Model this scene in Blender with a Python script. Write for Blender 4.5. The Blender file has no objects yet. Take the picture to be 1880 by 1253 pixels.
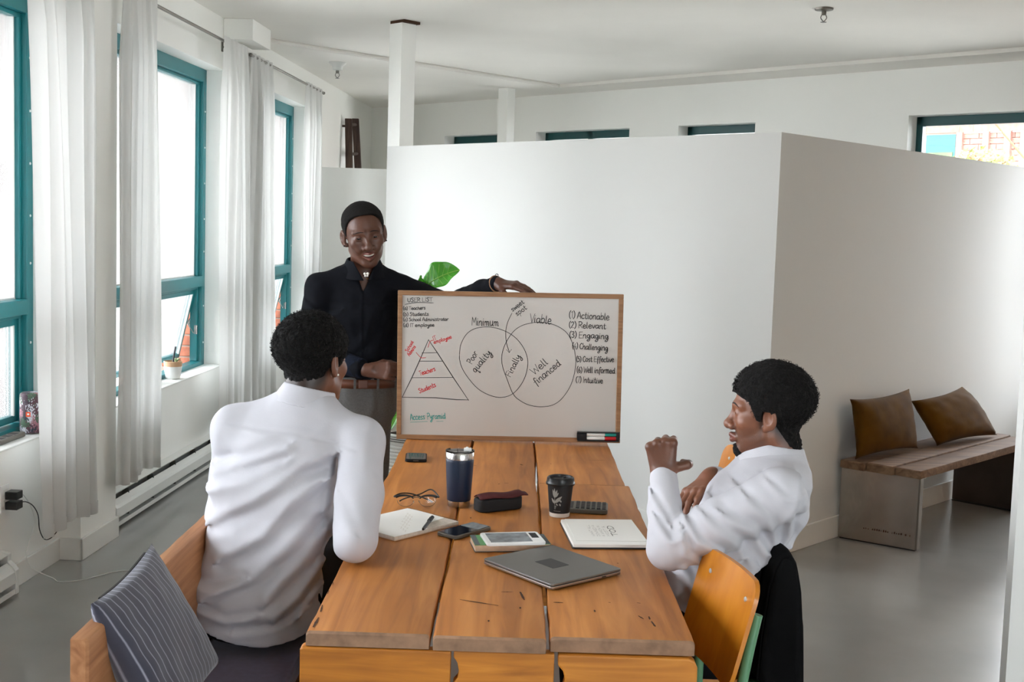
import bpy, bmesh, math, random
import numpy as np
from mathutils import Vector, Matrix
random.seed(7)
SC = bpy.context.scene
COL = SC.collection
PI = math.pi

# ------------------------------------------------------------------ camera
F_PX, ROLL, PITCH, YAW = 2165.0, 0.0314, 0.0834, -0.0026
cam_d = bpy.data.cameras.new('camera')
cam = bpy.data.objects.new('camera', cam_d)
COL.objects.link(cam)
fw = Vector((math.sin(YAW)*math.cos(PITCH), math.cos(YAW)*math.cos(PITCH), -math.sin(PITCH)))
r0 = Vector((math.cos(YAW), -math.sin(YAW), 0)); u0 = r0.cross(fw)
rr = r0*math.cos(ROLL) + u0*math.sin(ROLL); uu = u0*math.cos(ROLL) - r0*math.sin(ROLL)
cam.matrix_world = Matrix(((rr.x, uu.x, -fw.x, 0), (rr.y, uu.y, -fw.y, 0), (rr.z, uu.z, -fw.z, 1.65), (0, 0, 0, 1)))
cam_d.sensor_width = 36; cam_d.sensor_fit = 'HORIZONTAL'
cam_d.lens = F_PX/1880*36
cam_d.shift_y = -(626.5-593.2)/1880
cam_d.clip_start = 0.05; cam_d.clip_end = 200
SC.camera = cam

# ------------------------------------------------------------------ sky, exposure
SC.view_settings.view_transform = 'Standard'
SC.view_settings.look = 'None'
SC.view_settings.gamma = 1
SC.view_settings.use_curve_mapping = False
SC.view_settings.exposure = 0.22
world = bpy.data.worlds.new('overcast sky'); SC.world = world; world.use_nodes = True
wn_ = world.node_tree; bg = wn_.nodes['Background']
SKY_STRENGTH = 14
_tc = wn_.nodes.new('ShaderNodeTexCoord'); _sx = wn_.nodes.new('ShaderNodeSeparateXYZ'); _rp = wn_.nodes.new('ShaderNodeValToRGB')
_rp.color_ramp.elements[0].position = 0.0; _rp.color_ramp.elements[0].color = (0.80, 0.84, 0.88, 1)
_rp.color_ramp.elements[1].position = 0.6; _rp.color_ramp.elements[1].color = (0.90, 0.96, 1.03, 1)
wn_.links.new(_tc.outputs['Generated'], _sx.inputs[0]); wn_.links.new(_sx.outputs['Z'], _rp.inputs[0]); wn_.links.new(_rp.outputs[0], bg.inputs[0])
bg.inputs[1].default_value = SKY_STRENGTH
SC.cycles.use_denoising = True
SC.cycles.max_bounces = 14; SC.cycles.diffuse_bounces = 10; SC.cycles.transparent_max_bounces = 12
SC.cycles.sample_clamp_indirect = 8
SC.cycles.caustics_reflective = False; SC.cycles.caustics_refractive = False

# ------------------------------------------------------------------ frames of the room (metres)
E_W = Vector((0.0505, 0.9987, 0)).normalized(); N_W = Vector((E_W.y, -E_W.x, 0))       # window wall: along, into the room
M_W = Matrix(((E_W.x, N_W.x, 0, -2.41), (E_W.y, N_W.y, 0, 0), (0, 0, 1, 0), (0, 0, 0, 1)))
AP = 0.7703
E1 = Vector((math.sin(AP), math.cos(AP), 0)); E2 = Vector((math.cos(AP), -math.sin(AP), 0))
PC = Vector((1.2718, 5.8207, 0))
M_P = Matrix(((E1.x, E2.x, 0, PC.x), (E1.y, E2.y, 0, PC.y), (0, 0, 1, 0), (0, 0, 0, 1)))   # partition: x along the side, y along the front
BW = PC + E1*3.5605
M_B = Matrix(((E2.x, -E1.x, 0, BW.x), (E2.y, -E1.y, 0, BW.y), (0, 0, 1, 0), (0, 0, 0, 1)))  # back wall: x along, y into the room

def portal(name, M, x, y, z, w, h, rot):
    l = bpy.data.lights.new(name, 'AREA'); l.shape = 'RECTANGLE'; l.size = w; l.size_y = h; l.energy = 1
    l.cycles.is_portal = True
    o = bpy.data.objects.new(name, l); COL.objects.link(o)
    o.matrix_world = M @ Matrix.Translation((x, y, z)) @ rot
# a portal looks along its own -Z; window wall normal is local +y
R_IN = Matrix.Rotation(PI/2, 4, 'X')          # -Z -> +y
WIN_T = [(-1.60, 0.45), (0.95, 3.00), (3.45, 5.50), (6.00, 8.05), (8.50, 10.50)]
for (ta, tb) in WIN_T:
    portal('window_portal', M_W, (ta+tb)/2, -0.30, 1.62, tb-ta+.1, 2.1, R_IN)
BWIN = [(-6.37, -5.55), (-5.02, -3.83), (-3.27, -2.47), (-1.10, 0.80)]
BSILL = [1.55, 1.55, 1.55, .45]
for (sa, sb), zs in zip(BWIN, BSILL):
    portal('window_portal', M_B, (sa+sb)/2, -0.30, (zs+2.575)/2, sb-sa+.1, 2.575-zs+.1, R_IN)
# the end of the room behind the camera: two unseen windows added for front light
REAR_Y = -4.6
ADDED_RWIN = [(1.4, 3.0), (4.0, 5.6)]; RZ = (.25, 2.75)
for (xa, xb) in ADDED_RWIN:
    portal('window_portal', Matrix.Identity(4), (xa+xb)/2, REAR_Y-.3, 1.50, xb-xa+.1, 2.6, R_IN)

# an added, unseen lamp that brings warm light to the right part of the room
FILL_POS = (4.3, 4.2, 2.25)
_l = bpy.data.lights.new('warm_fill_light', 'POINT'); _l.energy = 24; _l.color = (1.0, .60, .38); _l.shadow_soft_size = .12
_o = bpy.data.objects.new('warm_fill_light', _l); COL.objects.link(_o); _o.location = FILL_POS

# ------------------------------------------------------------------ materials
def lin(c):
    return tuple(((v/255)/12.92 if v/255 <= .04045 else ((v/255+.055)/1.055)**2.4) for v in c)
def principled(name):
    m = bpy.data.materials.new(name); m.use_nodes = True
    return m, m.node_tree, m.node_tree.nodes['Principled BSDF']
def mat(name, rgb, rough=.6, metal=0., noise=None, bump=None, coat=0., sheen=0., spec=.5, attr=None, sss=0., trans=0., var2=None):
    """noise=(scale, amount) value variation; bump=(scale, strength); attr multiplies a vertex colour"""
    m, nt, p = principled(name); c = lin(rgb)
    p.inputs['Base Color'].default_value = (*c, 1)
    p.inputs['Roughness'].default_value = rough; p.inputs['Metallic'].default_value = metal
    p.inputs['Specular IOR Level'].default_value = spec
    p.inputs['Coat Weight'].default_value = coat; p.inputs['Coat Roughness'].default_value = .15
    p.inputs['Sheen Weight'].default_value = sheen
    if sss: p.inputs['Subsurface Weight'].default_value = sss; p.inputs['Subsurface Radius'].default_value = (.012, .005, .003); p.inputs['Subsurface Scale'].default_value = 1
    N = nt.nodes; L = nt.links
    src = None
    if noise or bump:
        tc = N.new('ShaderNodeTexCoord')
    if noise:
        n = N.new('ShaderNodeTexNoise'); n.inputs['Scale'].default_value = noise[0]; n.inputs['Detail'].default_value = 5
        L.new(tc.outputs['Object'], n.inputs['Vector'])
        r = N.new('ShaderNodeValToRGB'); a = noise[1]
        c2 = lin(var2) if var2 else tuple(v*(1-a) for v in c)
        c1 = c if var2 else tuple(min(1, v*(1+a)) for v in c)
        r.color_ramp.elements[0].position = .32; r.color_ramp.elements[0].color = (*c2, 1)
        r.color_ramp.elements[1].position = .68; r.color_ramp.elements[1].color = (*c1, 1)
        L.new(n.outputs['Fac'], r.inputs[0]); src = r.outputs[0]
    if attr:
        at = N.new('ShaderNodeAttribute'); at.attribute_name = attr
        if src is not None:
            mx = N.new('ShaderNodeMix'); mx.data_type = 'RGBA'; mx.blend_type = 'MULTIPLY'; mx.inputs[0].default_value = 1
            L.new(src, mx.inputs[6]); L.new(at.outputs['Color'], mx.inputs[7]); src = mx.outputs[2]
        else: src = at.outputs['Color']
    if src is not None: L.new(src, p.inputs['Base Color'])
    if bump:
        n2 = N.new('ShaderNodeTexNoise'); n2.inputs['Scale'].default_value = bump[0]; n2.inputs['Detail'].default_value = 4
        L.new(tc.outputs['Object'], n2.inputs['Vector'])
        b = N.new('ShaderNodeBump'); b.inputs['Strength'].default_value = bump[1]; b.inputs['Distance'].default_value = .01
        L.new(n2.outputs['Fac'], b.inputs['Height']); L.new(b.outputs[0], p.inputs['Normal'])
    return m
def wood(name, dark, mid, light, axis='Y', rough=.45, scale=1., bump=.15, coat=0., stretch=14):
    m, nt, p = principled(name); N = nt.nodes; L = nt.links
    tc = N.new('ShaderNodeTexCoord'); mp = N.new('ShaderNodeMapping')
    s = [stretch*scale]*3; s['XYZ'.index(axis)] = 1.0*scale
    mp.inputs['Scale'].default_value = s; L.new(tc.outputs['Object'], mp.inputs[0])
    oi = N.new('ShaderNodeObjectInfo'); ad = N.new('ShaderNodeVectorMath'); ad.operation = 'ADD'
    sc = N.new('ShaderNodeVectorMath'); sc.operation = 'SCALE'; sc.inputs[3].default_value = 17
    cb = N.new('ShaderNodeCombineXYZ')
    for i in range(3): L.new(oi.outputs['Random'], cb.inputs[i])
    L.new(cb.outputs[0], sc.inputs[0]); L.new(mp.outputs[0], ad.inputs[0]); L.new(sc.outputs[0], ad.inputs[1])
    n = N.new('ShaderNodeTexNoise'); n.inputs['Scale'].default_value = 1.6; n.inputs['Detail'].default_value = 7; n.inputs['Distortion'].default_value = 1.2
    L.new(ad.outputs[0], n.inputs['Vector'])
    r = N.new('ShaderNodeValToRGB'); e = r.color_ramp.elements
    e[0].position = .25; e[0].color = (*lin(dark), 1); e[1].position = .75; e[1].color = (*lin(light), 1)
    k = e.new(.5); k.color = (*lin(mid), 1)
    L.new(n.outputs['Fac'], r.inputs[0])
    n3 = N.new('ShaderNodeTexNoise'); n3.inputs['Scale'].default_value = 2.3*scale; n3.inputs['Detail'].default_value = 3
    L.new(tc.outputs['Object'], n3.inputs['Vector'])
    mx = N.new('ShaderNodeMix'); mx.data_type = 'RGBA'; mx.blend_type = 'MULTIPLY'
    r3 = N.new('ShaderNodeValToRGB'); r3.color_ramp.elements[0].position = .3; r3.color_ramp.elements[0].color = (.72, .68, .64, 1); r3.color_ramp.elements[1].position = .6
    L.new(n3.outputs['Fac'], r3.inputs[0]); mx.inputs[0].default_value = .8
    L.new(r.outputs[0], mx.inputs[6]); L.new(r3.outputs[0], mx.inputs[7]); L.new(mx.outputs[2], p.inputs['Base Color'])
    p.inputs['Roughness'].default_value = rough; p.inputs['Coat Weight'].default_value = coat; p.inputs['Coat Roughness'].default_value = .25
    b = N.new('ShaderNodeBump'); b.inputs['Strength'].default_value = bump; b.inputs['Distance'].default_value = .004
    L.new(n.outputs['Fac'], b.inputs['Height']); L.new(b.outputs[0], p.inputs['Normal'])
    return m
def stripes_mat(name, base, stripe, freq, width, axis=0, rough=.85):
    """woven stripes: thin light lines on a base, along object coordinates"""
    m, nt, p = principled(name); N = nt.nodes; L = nt.links
    uv = N.new('ShaderNodeUVMap'); sx = N.new('ShaderNodeSeparateXYZ'); L.new(uv.outputs[0], sx.inputs[0])
    a = N.new('ShaderNodeMath'); a.operation = 'MULTIPLY'; a.inputs[1].default_value = freq; L.new(sx.outputs[axis], a.inputs[0])
    fr = N.new('ShaderNodeMath'); fr.operation = 'FRACT'; L.new(a.outputs[0], fr.inputs[0])
    r = N.new('ShaderNodeValToRGB'); e = r.color_ramp.elements
    e[0].position = .5-width; e[0].color = (*lin(base), 1); e[1].position = .5+width; e[1].color = (*lin(base), 1)
    k = e.new(.5); k.color = (*lin(stripe), 1)
    L.new(fr.outputs[0], r.inputs[0])
    n = N.new('ShaderNodeTexNoise'); n.inputs['Scale'].default_value = 7; L.new(uv.outputs[0], n.inputs['Vector'])
    r2 = N.new('ShaderNodeValToRGB'); r2.color_ramp.elements[0].position = .3; r2.color_ramp.elements[0].color = (.55, .6, .7, 1); r2.color_ramp.elements[1].position = .7
    L.new(n.outputs['Fac'], r2.inputs[0])
    mx = N.new('ShaderNodeMix'); mx.data_type = 'RGBA'; mx.blend_type = 'MULTIPLY'; mx.inputs[0].default_value = .5
    L.new(r.outputs[0], mx.inputs[6]); L.new(r2.outputs[0], mx.inputs[7]); L.new(mx.outputs[2], p.inputs['Base Color'])
    p.inputs['Roughness'].default_value = rough; p.inputs['Sheen Weight'].default_value = .3
    return m
def glass_mat(name, tint=(1, 1, 1), haze=0.):
    m = bpy.data.materials.new(name); m.use_nodes = True; nt = m.node_tree; N = nt.nodes; L = nt.links
    N.remove(N['Principled BSDF']); out = N['Material Output']
    t = N.new('ShaderNodeBsdfTransparent'); t.inputs[0].default_value = (*tint, 1)
    g = N.new('ShaderNodeBsdfGlossy'); g.inputs['Roughness'].default_value = .02
    fr = N.new('ShaderNodeFresnel'); fr.inputs[0].default_value = 1.45
    mx = N.new('ShaderNodeMixShader'); L.new(fr.outputs[0], mx.inputs[0]); L.new(t.outputs[0], mx.inputs[1]); L.new(g.outputs[0], mx.inputs[2])
    if haze:
        d = N.new('ShaderNodeBsdfTranslucent'); d.inputs[0].default_value = (1, .955, .93, 1)
        m2 = N.new('ShaderNodeMixShader'); m2.inputs[0].default_value = haze
        L.new(mx.outputs[0], m2.inputs[1]); L.new(d.outputs[0], m2.inputs[2]); L.new(m2.outputs[0], out.inputs[0])
    else: L.new(mx.outputs[0], out.inputs[0])
    return m
def sheer_mat(name):
    m = bpy.data.materials.new(name); m.use_nodes = True; nt = m.node_tree; N = nt.nodes; L = nt.links
    N.remove(N['Principled BSDF']); out = N['Material Output']
    d = N.new('ShaderNodeBsdfDiffuse'); d.inputs[0].default_value = (.70, .70, .685, 1)
    t = N.new('ShaderNodeBsdfTranslucent'); t.inputs[0].default_value = (.74, .74, .72, 1)
    tr = N.new('ShaderNodeBsdfTransparent'); tr.inputs[0].default_value = (1, 1, 1, 1)
    m1 = N.new('ShaderNodeMixShader'); m1.inputs[0].default_value = .22; L.new(d.outputs[0], m1.inputs[1]); L.new(t.outputs[0], m1.inputs[2])
    m2 = N.new('ShaderNodeMixShader'); m2.inputs[0].default_value = .05; L.new(m1.outputs[0], m2.inputs[1]); L.new(tr.outputs[0], m2.inputs[2])
    L.new(m2.outputs[0], out.inputs[0]); return m

MAT = {
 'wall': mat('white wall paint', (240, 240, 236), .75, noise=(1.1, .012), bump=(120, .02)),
 'partition': mat('shaded wall white', (218, 218, 215), .75, noise=(1.1, .012), bump=(120, .02)),  # wall white with shade put into the colour against overbright light
 'ceiling': mat('white ceiling plaster', (232, 229, 223), .9, noise=(.9, .035), bump=(160, .12)),
 'trim': mat('white gloss trim', (226, 226, 222), .45),
 'floor': mat('polished grey concrete', (148, 148, 146), .19, noise=(1.6, .10), bump=(9, .015), spec=.75),
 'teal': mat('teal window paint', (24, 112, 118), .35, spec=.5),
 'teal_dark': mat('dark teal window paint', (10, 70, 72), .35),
 'screw': mat('bright screw', (225, 228, 228), .3, .6),
 'gasket': mat('black rubber', (25, 27, 28), .6),
 'glass': glass_mat('clear window glass'),
 'hazy': glass_mat('hazy window glass', haze=.07),
 'sheer': sheer_mat('sheer white curtain'),
 'steel': mat('dull steel', (120, 116, 110), .35, .9),
 'chrome': mat('brushed stainless', (205, 203, 200), .22, 1.),
 'sheet': mat('brushed sheet steel', (184, 179, 173), .27, 1., noise=(4, .20), bump=(40, .03)),
 'sheet_dark': mat('dark sheet steel', (92, 84, 78), .45, .8, noise=(6, .12)),
 'heater': mat('baseboard heater enamel', (216, 217, 213), .4),
 'fin': mat('heater fins', (118, 122, 120), .5, .4),
 'brick': mat('orange brown brick', (140, 82, 60), .85, noise=(14, .22), bump=(60, .3)),
 'brick2': mat('pale pink brick', (150, 110, 98), .85, noise=(14, .18), bump=(60, .3)),
 'mortar': mat('pale mortar', (140, 124, 112), .95),
 'table': wood('honey table wood', (152, 92, 38), (184, 116, 50), (206, 138, 70), 'Y', .5, 1., .12, .0),
 'table_end': wood('honey table end wood', (158, 94, 24), (192, 120, 34), (214, 142, 52), 'X', .5, 1.4, .15, .0),
 'wear': mat('worn grey wood edge', (140, 108, 84), .8, noise=(30, .25)),
 'gouge': mat('dark wood scar', (66, 40, 22), .9),
 'pew': wood('worn pew wood', (150, 98, 62), (182, 126, 84), (204, 150, 106), 'Y', .6, 1.2, .15),
 'pew_in': wood('dark pew wood', (96, 54, 28), (124, 72, 40), (140, 86, 48), 'Y', .6, 1.2, .15),
 'cushion': mat('dark violet seat fabric', (72, 65, 94), .95, noise=(60, .12), sheen=.3),
 'oak_frame': wood('light oak frame', (138, 98, 66), (158, 116, 80), (174, 132, 94), 'X', .55, 3, .05),
 'whiteboard': mat('whiteboard enamel', (203, 199, 194), .30, spec=.4),
 'ink': mat('black marker ink', (24, 22, 22), .6),
 'ink_red': mat('red marker ink', (205, 28, 32), .6),
 'ink_teal': mat('teal marker ink', (18, 150, 140), .6),
 'ply': wood('varnished orange plywood', (176, 104, 14), (196, 120, 22), (208, 134, 34), 'Z', .3, 1.5, .03, .3, stretch=5),
 'ply_edge': mat('plywood edge', (206, 140, 70), .6),
 'green_tube': mat('mint green enamel tube', (94, 142, 106), .35),
 'black_cloth': mat('black wool cloth', (9, 9, 10), .95, noise=(40, .2), spec=.15),
 'bench_wood': wood('weathered bench plank', (96, 72, 54), (126, 98, 74), (146, 116, 90), 'X', .75, 1.3, .3),
 'velvet': mat('mustard velvet', (88, 58, 6), .9, noise=(9, .22), spec=.15, sheen=.06, bump=(30, .05)),
 'shirt': mat('white cotton shirt', (190, 189, 195), .85, noise=(25, .012), bump=(260, .05)),
 'navy': mat('black navy shirt', (11, 13, 20), .9, noise=(60, .15), bump=(220, .06), spec=.2),
 'denim_cuff': mat('navy cuff', (19, 25, 40), .9, noise=(120, .2), spec=.2),
 'grey_trouser': mat('heather grey trousers', (92, 90, 88), .95, noise=(140, .14), bump=(240, .1)),
 'pocket': mat('pale pocket lining', (196, 206, 216), .9),
 'black_trouser': mat('black trousers', (9, 9, 11), .95, spec=.15),
 'belt': mat('brown leather belt', (92, 50, 30), .5, noise=(30, .15)),
 'hair': mat('black curly hair', (15, 13, 12), .9, noise=(160, .5), bump=(220, .6), spec=.25),
 'hair_short': mat('black cropped hair', (20, 17, 16), .9, noise=(260, .35), bump=(420, .4), spec=.25),
 'brow': mat('dark brow', (30, 19, 15), .8), 'eye_white': mat('eye white', (176, 166, 156), .3), 'iris': mat('dark brown iris', (22, 12, 9), .2),
 'teeth': mat('teeth', (232, 228, 216), .3),
 'gold': mat('gold', (190, 140, 80), .3, 1.), 'pearl': mat('white pendant', (235, 230, 222), .4),
 'rubber_band': mat('tan wrist band', (160, 122, 90), .6),
 'black_plastic': mat('black plastic', (18, 18, 19), .35), 'black_gloss': mat('black glass screen', (10, 11, 14), .08),
 'grey_plastic': mat('grey plastic', (96, 92, 84), .45), 'key': mat('dark keys', (46, 44, 42), .5),
 'navy_paint': mat('navy powder coat', (14, 32, 56), .45, bump=(500, .08)),
 'clear': glass_mat('clear plastic'),
 'paper': mat('paper', (236, 234, 228), .8), 'paper_edge': mat('paper edge', (198, 186, 172), .9, noise=(90, .1)),
 'card': mat('kraft edge', (196, 160, 132), .9),
 'cup_black': mat('black cup card', (20, 20, 21), .55), 'print_grey': mat('pale print', (158, 156, 150), .7),
 'maroon': mat('maroon lining', (78, 26, 28), .85, noise=(40, .15)),
 'case_black': mat('black case fabric', (17, 17, 19), .8, bump=(300, .1)),
 'laptop': mat('space grey aluminium', (122, 120, 118), .38, .75), 'laptop_dark': mat('dark laptop label', (58, 57, 58), .5, .3),
 'laptop_edge': mat('laptop edge aluminium', (170, 160, 152), .3, .9),
 'white_plastic': mat('white plastic', (236, 236, 234), .35), 'screen_grey': mat('e ink picture', (120, 126, 130), .4, noise=(38, .45)),
 'green_cover': mat('green book cover', (96, 156, 96), .55), 'grey_cover': mat('grey cover', (92, 98, 100), .6),
 'book_pages': mat('book pages', (214, 186, 160), .9, noise=(60, .08)),
 'leaf': mat('glossy green leaf', (74, 168, 34), .35, noise=(9, .25), coat=.2), 'leaf_vein': mat('pale leaf vein', (150, 208, 90), .5),
 'bark': mat('brown stem', (104, 78, 52), .8),
 'pot_white': mat('white ceramic', (236, 235, 232), .35), 'terracotta': mat('terracotta rim', (206, 164, 128), .7),
 'soil': mat('dark soil', (50, 38, 30), .95), 'cactus': mat('cactus green', (150, 176, 130), .6), 'stick': mat('dark stick', (36, 36, 42), .6),
 'ladder': wood('dark old ladder wood', (44, 32, 26), (66, 48, 40), (96, 78, 66), 'Z', .8, 1.2, .2),
 'ribbed': mat('white ribbed planter', (242, 242, 238), .6),
 'wire_white': mat('white cable', (226, 226, 222), .5), 'wire_black': mat('black cable', (30, 30, 31), .5),
 'concrete': mat('outside paving', (190, 188, 182), .9, noise=(2, .1)),
 'cornice': mat('pale stone band', (222, 214, 204), .8), 'sky_pane': mat('bluish window pane', (120, 146, 168), .1, .2),
 'reflection_pane': mat('painted leafy reflection', (66, 92, 44), .1, .1, noise=(3, .4)),  # green reflection of trees is put into the pane colour
 'foliage': mat('pale green foliage', (92, 116, 58), .8, noise=(6, .35)), 'foliage2': mat('yellow green foliage', (124, 130, 66), .8, noise=(6, .3)),
 'pillow_back': mat('dark slate pillow cloth', (58, 64, 76), .9, noise=(60, .15)),
 'stripe': stripes_mat('striped pillow cloth', (66, 66, 80), (158, 158, 172), 17, .11, 0),
}

# ------------------------------------------------------------------ mesh helpers
def obj(name, bm, m, parent=None, M=None, smooth=False, bevel=0., seg=2, sharp=None):
    """link a bmesh as one object; vertices are in world space (after M) and get re-based on the object's own origin"""
    if M is not None: bmesh.ops.transform(bm, matrix=M, verts=bm.verts)
    bmesh.ops.recalc_face_normals(bm, faces=bm.faces)
    me = bpy.data.meshes.new(name); 
    if parent is not None:
        W = BASE[parent.name].inverted(); bmesh.ops.transform(bm, matrix=W, verts=bm.verts); base = None
    else:
        xs = [v.co for v in bm.verts]
        lo = [min(v[i] for v in xs) for i in range(3)]; hi = [max(v[i] for v in xs) for i in range(3)]
        base = Vector(((lo[0]+hi[0])/2, (lo[1]+hi[1])/2, lo[2])); bmesh.ops.translate(bm, verts=bm.verts, vec=-base)
    bm.to_mesh(me); bm.free()
    if smooth:
        me.polygons.foreach_set('use_smooth', [True]*len(me.polygons))
        if sharp: me.set_sharp_from_angle(angle=math.radians(sharp))
    for mm in (m if isinstance(m, (list, tuple)) else [m]): me.materials.append(mm)
    o = bpy.data.objects.new(name, me); COL.objects.link(o)
    if parent is not None:
        o.parent = parent; BASE[o.name] = BASE[parent.name].copy()
    else:
        o.location = base; BASE[o.name] = Matrix.Translation(base)
    if bevel:
        b = o.modifiers.new('bevel', 'BEVEL'); b.width = bevel; b.segments = seg; b.limit_method = 'ANGLE'; b.angle_limit = math.radians(40); b.harden_normals = False
    return o
BASE = {}
def tag(o, label=None, cat=None, group=None, kind=None):
    if label: o['label'] = label
    if cat: o['category'] = cat
    if group: o['group'] = group
    if kind: o['kind'] = kind
    return o
def thing(name, label, cat, loc=(0, 0, 0), group=None):
    o = bpy.data.objects.new(name, None); COL.objects.link(o); o.location = loc; o.empty_display_size = .05
    BASE[o.name] = Matrix.Translation(Vector(loc)); return tag(o, label, cat, group)
def struct_root(name, loc=(0, 0, 0)):
    o = bpy.data.objects.new(name, None); COL.objects.link(o); o.location = loc
    BASE[o.name] = Matrix.Translation(Vector(loc)); o['kind'] = 'structure'; return o
def struct(name, bm, m, parent=None, **k):
    o = obj(name, bm, m, parent, **k)
    if parent is None: o['kind'] = 'structure'
    return o
def box(bm, a, b, M=None):
    a = Vector(a); b = Vector(b)
    vs = [bm.verts.new((x, y, z)) for x in (a.x, b.x) for y in (a.y, b.y) for z in (a.z, b.z)]
    for f in ((0, 1, 3, 2), (4, 6, 7, 5), (0, 4, 5, 1), (2, 3, 7, 6), (0, 2, 6, 4), (1, 5, 7, 3)): bm.faces.new([vs[i] for i in f])
    if M is not None: bmesh.ops.transform(bm, matrix=M, verts=vs)
    return vs
def B(*boxes, M=None):
    bm = bmesh.new()
    for a, b in boxes: box(bm, a, b, M)
    return bm
def prism(bm, pts, z0, z1, M=None):
    """pts: 2D outline (ccw), extruded along z"""
    lo = [bm.verts.new((x, y, z0)) for x, y in pts]; hi = [bm.verts.new((x, y, z1)) for x, y in pts]
    n = len(pts); bm.faces.new(lo[::-1]); bm.faces.new(hi)
    for i in range(n): bm.faces.new((lo[i], lo[(i+1) % n], hi[(i+1) % n], hi[i]))
    if M is not None: bmesh.ops.transform(bm, matrix=M, verts=lo+hi)
    return lo+hi
def rrect(x0, y0, x1, y1, r, n=5):
    out = []
    for cx, cy, a0 in ((x1-r, y1-r, 0), (x0+r, y1-r, 90), (x0+r, y0+r, 180), (x1-r, y0+r, 270)):
        for i in range(n+1):
            a = math.radians(a0+90*i/n); out.append((cx+r*math.cos(a), cy+r*math.sin(a)))
    return out
def tube(bm, pts, r, n=10, caps=True, radii=None):
    pts = [Vector(p) for p in pts]; rings = []; up = None
    for i, p in enumerate(pts):
        d = (pts[min(i+1, len(pts)-1)]-pts[max(i-1, 0)]).normalized()
        if up is None: up = Vector((0, 0, 1)) if abs(d.z) < .9 else Vector((1, 0, 0))
        s = d.cross(up).normalized(); up = s.cross(d).normalized()
        rad = radii[i] if radii else r
        rings.append([bm.verts.new(p+(s*math.cos(2*PI*k/n)+up*math.sin(2*PI*k/n))*rad) for k in range(n)])
    for a, b in zip(rings, rings[1:]):
        for k in range(n): bm.faces.new((a[k], a[(k+1) % n], b[(k+1) % n], b[k]))
    if caps: bm.faces.new(rings[0][::-1]); bm.faces.new(rings[-1])
    return [v for r_ in rings for v in r_]
def lathe(bm, prof, n=40, c=(0, 0, 0)):
    c = Vector(c); rings = []
    for r, z in prof:
        if r < 1e-5: rings.append([bm.verts.new(c+Vector((0, 0, z)))])
        else: rings.append([bm.verts.new(c+Vector((r*math.cos(2*PI*k/n), r*math.sin(2*PI*k/n), z))) for k in range(n)])
    for a, b in zip(rings, rings[1:]):
        if len(a) == 1 and len(b) == 1: continue
        for k in range(n):
            if len(a) == 1: bm.faces.new((a[0], b[k], b[(k+1) % n]))
            elif len(b) == 1: bm.faces.new((a[k], a[(k+1) % n], b[0]))
            else: bm.faces.new((a[k], a[(k+1) % n], b[(k+1) % n], b[k]))
def grid(bm, fn, nu, nv, closed_u=False):
    V = [[bm.verts.new(fn(i/(nu if closed_u else nu-1), j/(nv-1))) for j in range(nv)] for i in range(nu)]
    for i in range(nu if closed_u else nu-1):
        for j in range(nv-1):
            bm.faces.new((V[i][j], V[(i+1) % nu][j], V[(i+1) % nu][j+1], V[i][j+1]))
    return V
def smooth_path(pts, n=6):
    P = [Vector(p) for p in pts]; out = []
    for i in range(len(P)-1):
        p0 = P[max(i-1, 0)]; p1 = P[i]; p2 = P[i+1]; p3 = P[min(i+2, len(P)-1)]
        for k in range(n):
            t = k/n; out.append(.5*((2*p1)+(p2-p0)*t+(2*p0-5*p1+4*p2-p3)*t*t+(3*p1-p0-3*p2+p3)*t**3))
    out.append(P[-1]); return out
def shared(name, me, parent, loc, rot=None, scale=None):
    """another object on a shared mesh, placed in the parent's local space"""
    o = bpy.data.objects.new(name, me); COL.objects.link(o); o.parent = parent; o.location = loc
    if rot is not None: o.rotation_euler = rot
    if scale is not None: o.scale = scale
    return o
# ================================================================== SETTING
CEIL = 2.96
T0, T1 = -5.2, 13.95
# floor, ceiling
def pl(p): return (p.x, p.y)
FOOT = [pl(M_W @ Vector((-5.0, -.21, 0))), (6.27, -4.8), pl(BW+E1*.2+E2*3.35), pl(BW+E1*.2+E2*-7.55), pl(M_W @ Vector((13.9, -.2, 0)))]
bm = bmesh.new(); prism(bm, FOOT, -.12, 0); struct('floor', bm, MAT['floor'])
bm = bmesh.new(); prism(bm, FOOT, CEIL, CEIL+.12); struct('ceiling', bm, MAT['ceiling'])
# dropped ceiling strip beyond the L shaped step
bm = bmesh.new()
c0 = Vector((.332, 11.109, 0)); c1 = c0-E1*3.9; c2 = c0+E2*6.6
prism(bm, [pl(c1), pl(c0), pl(c0+E2*6.5), pl(BW+E2*3.0-E1*.001+E1*.1), pl(BW+E2*-7.55+E1*.1), pl(M_W @ Vector((13.8, -.1, 0)))], CEIL-.03, CEIL-.001)
struct('trim_1', bm, MAT['ceiling'])
# cover strip along the first leg of the step
bm = bmesh.new(); tube(bm, [c1+Vector((0, 0, CEIL-.012)), c0+Vector((0, 0, CEIL-.012))], .016, 8)
struct('trim_2', bm, MAT['ceiling'])

# ---- window wall
SILL, HEAD = .62, 2.62
bm = bmesh.new()
box(bm, (T0, -.20, 0), (T1, 0, SILL)); box(bm, (T0, -.20, HEAD), (T1, 0, CEIL+.05))
edges = [T0]+[v for w in WIN_T for v in w]+[T1]
for a, b in zip(edges[0::2], edges[1::2]): box(bm, (a, -.20, SILL), (b, 0, HEAD))
wall_left = struct('wall_left', bm, MAT['wall'], M=M_W)
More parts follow.
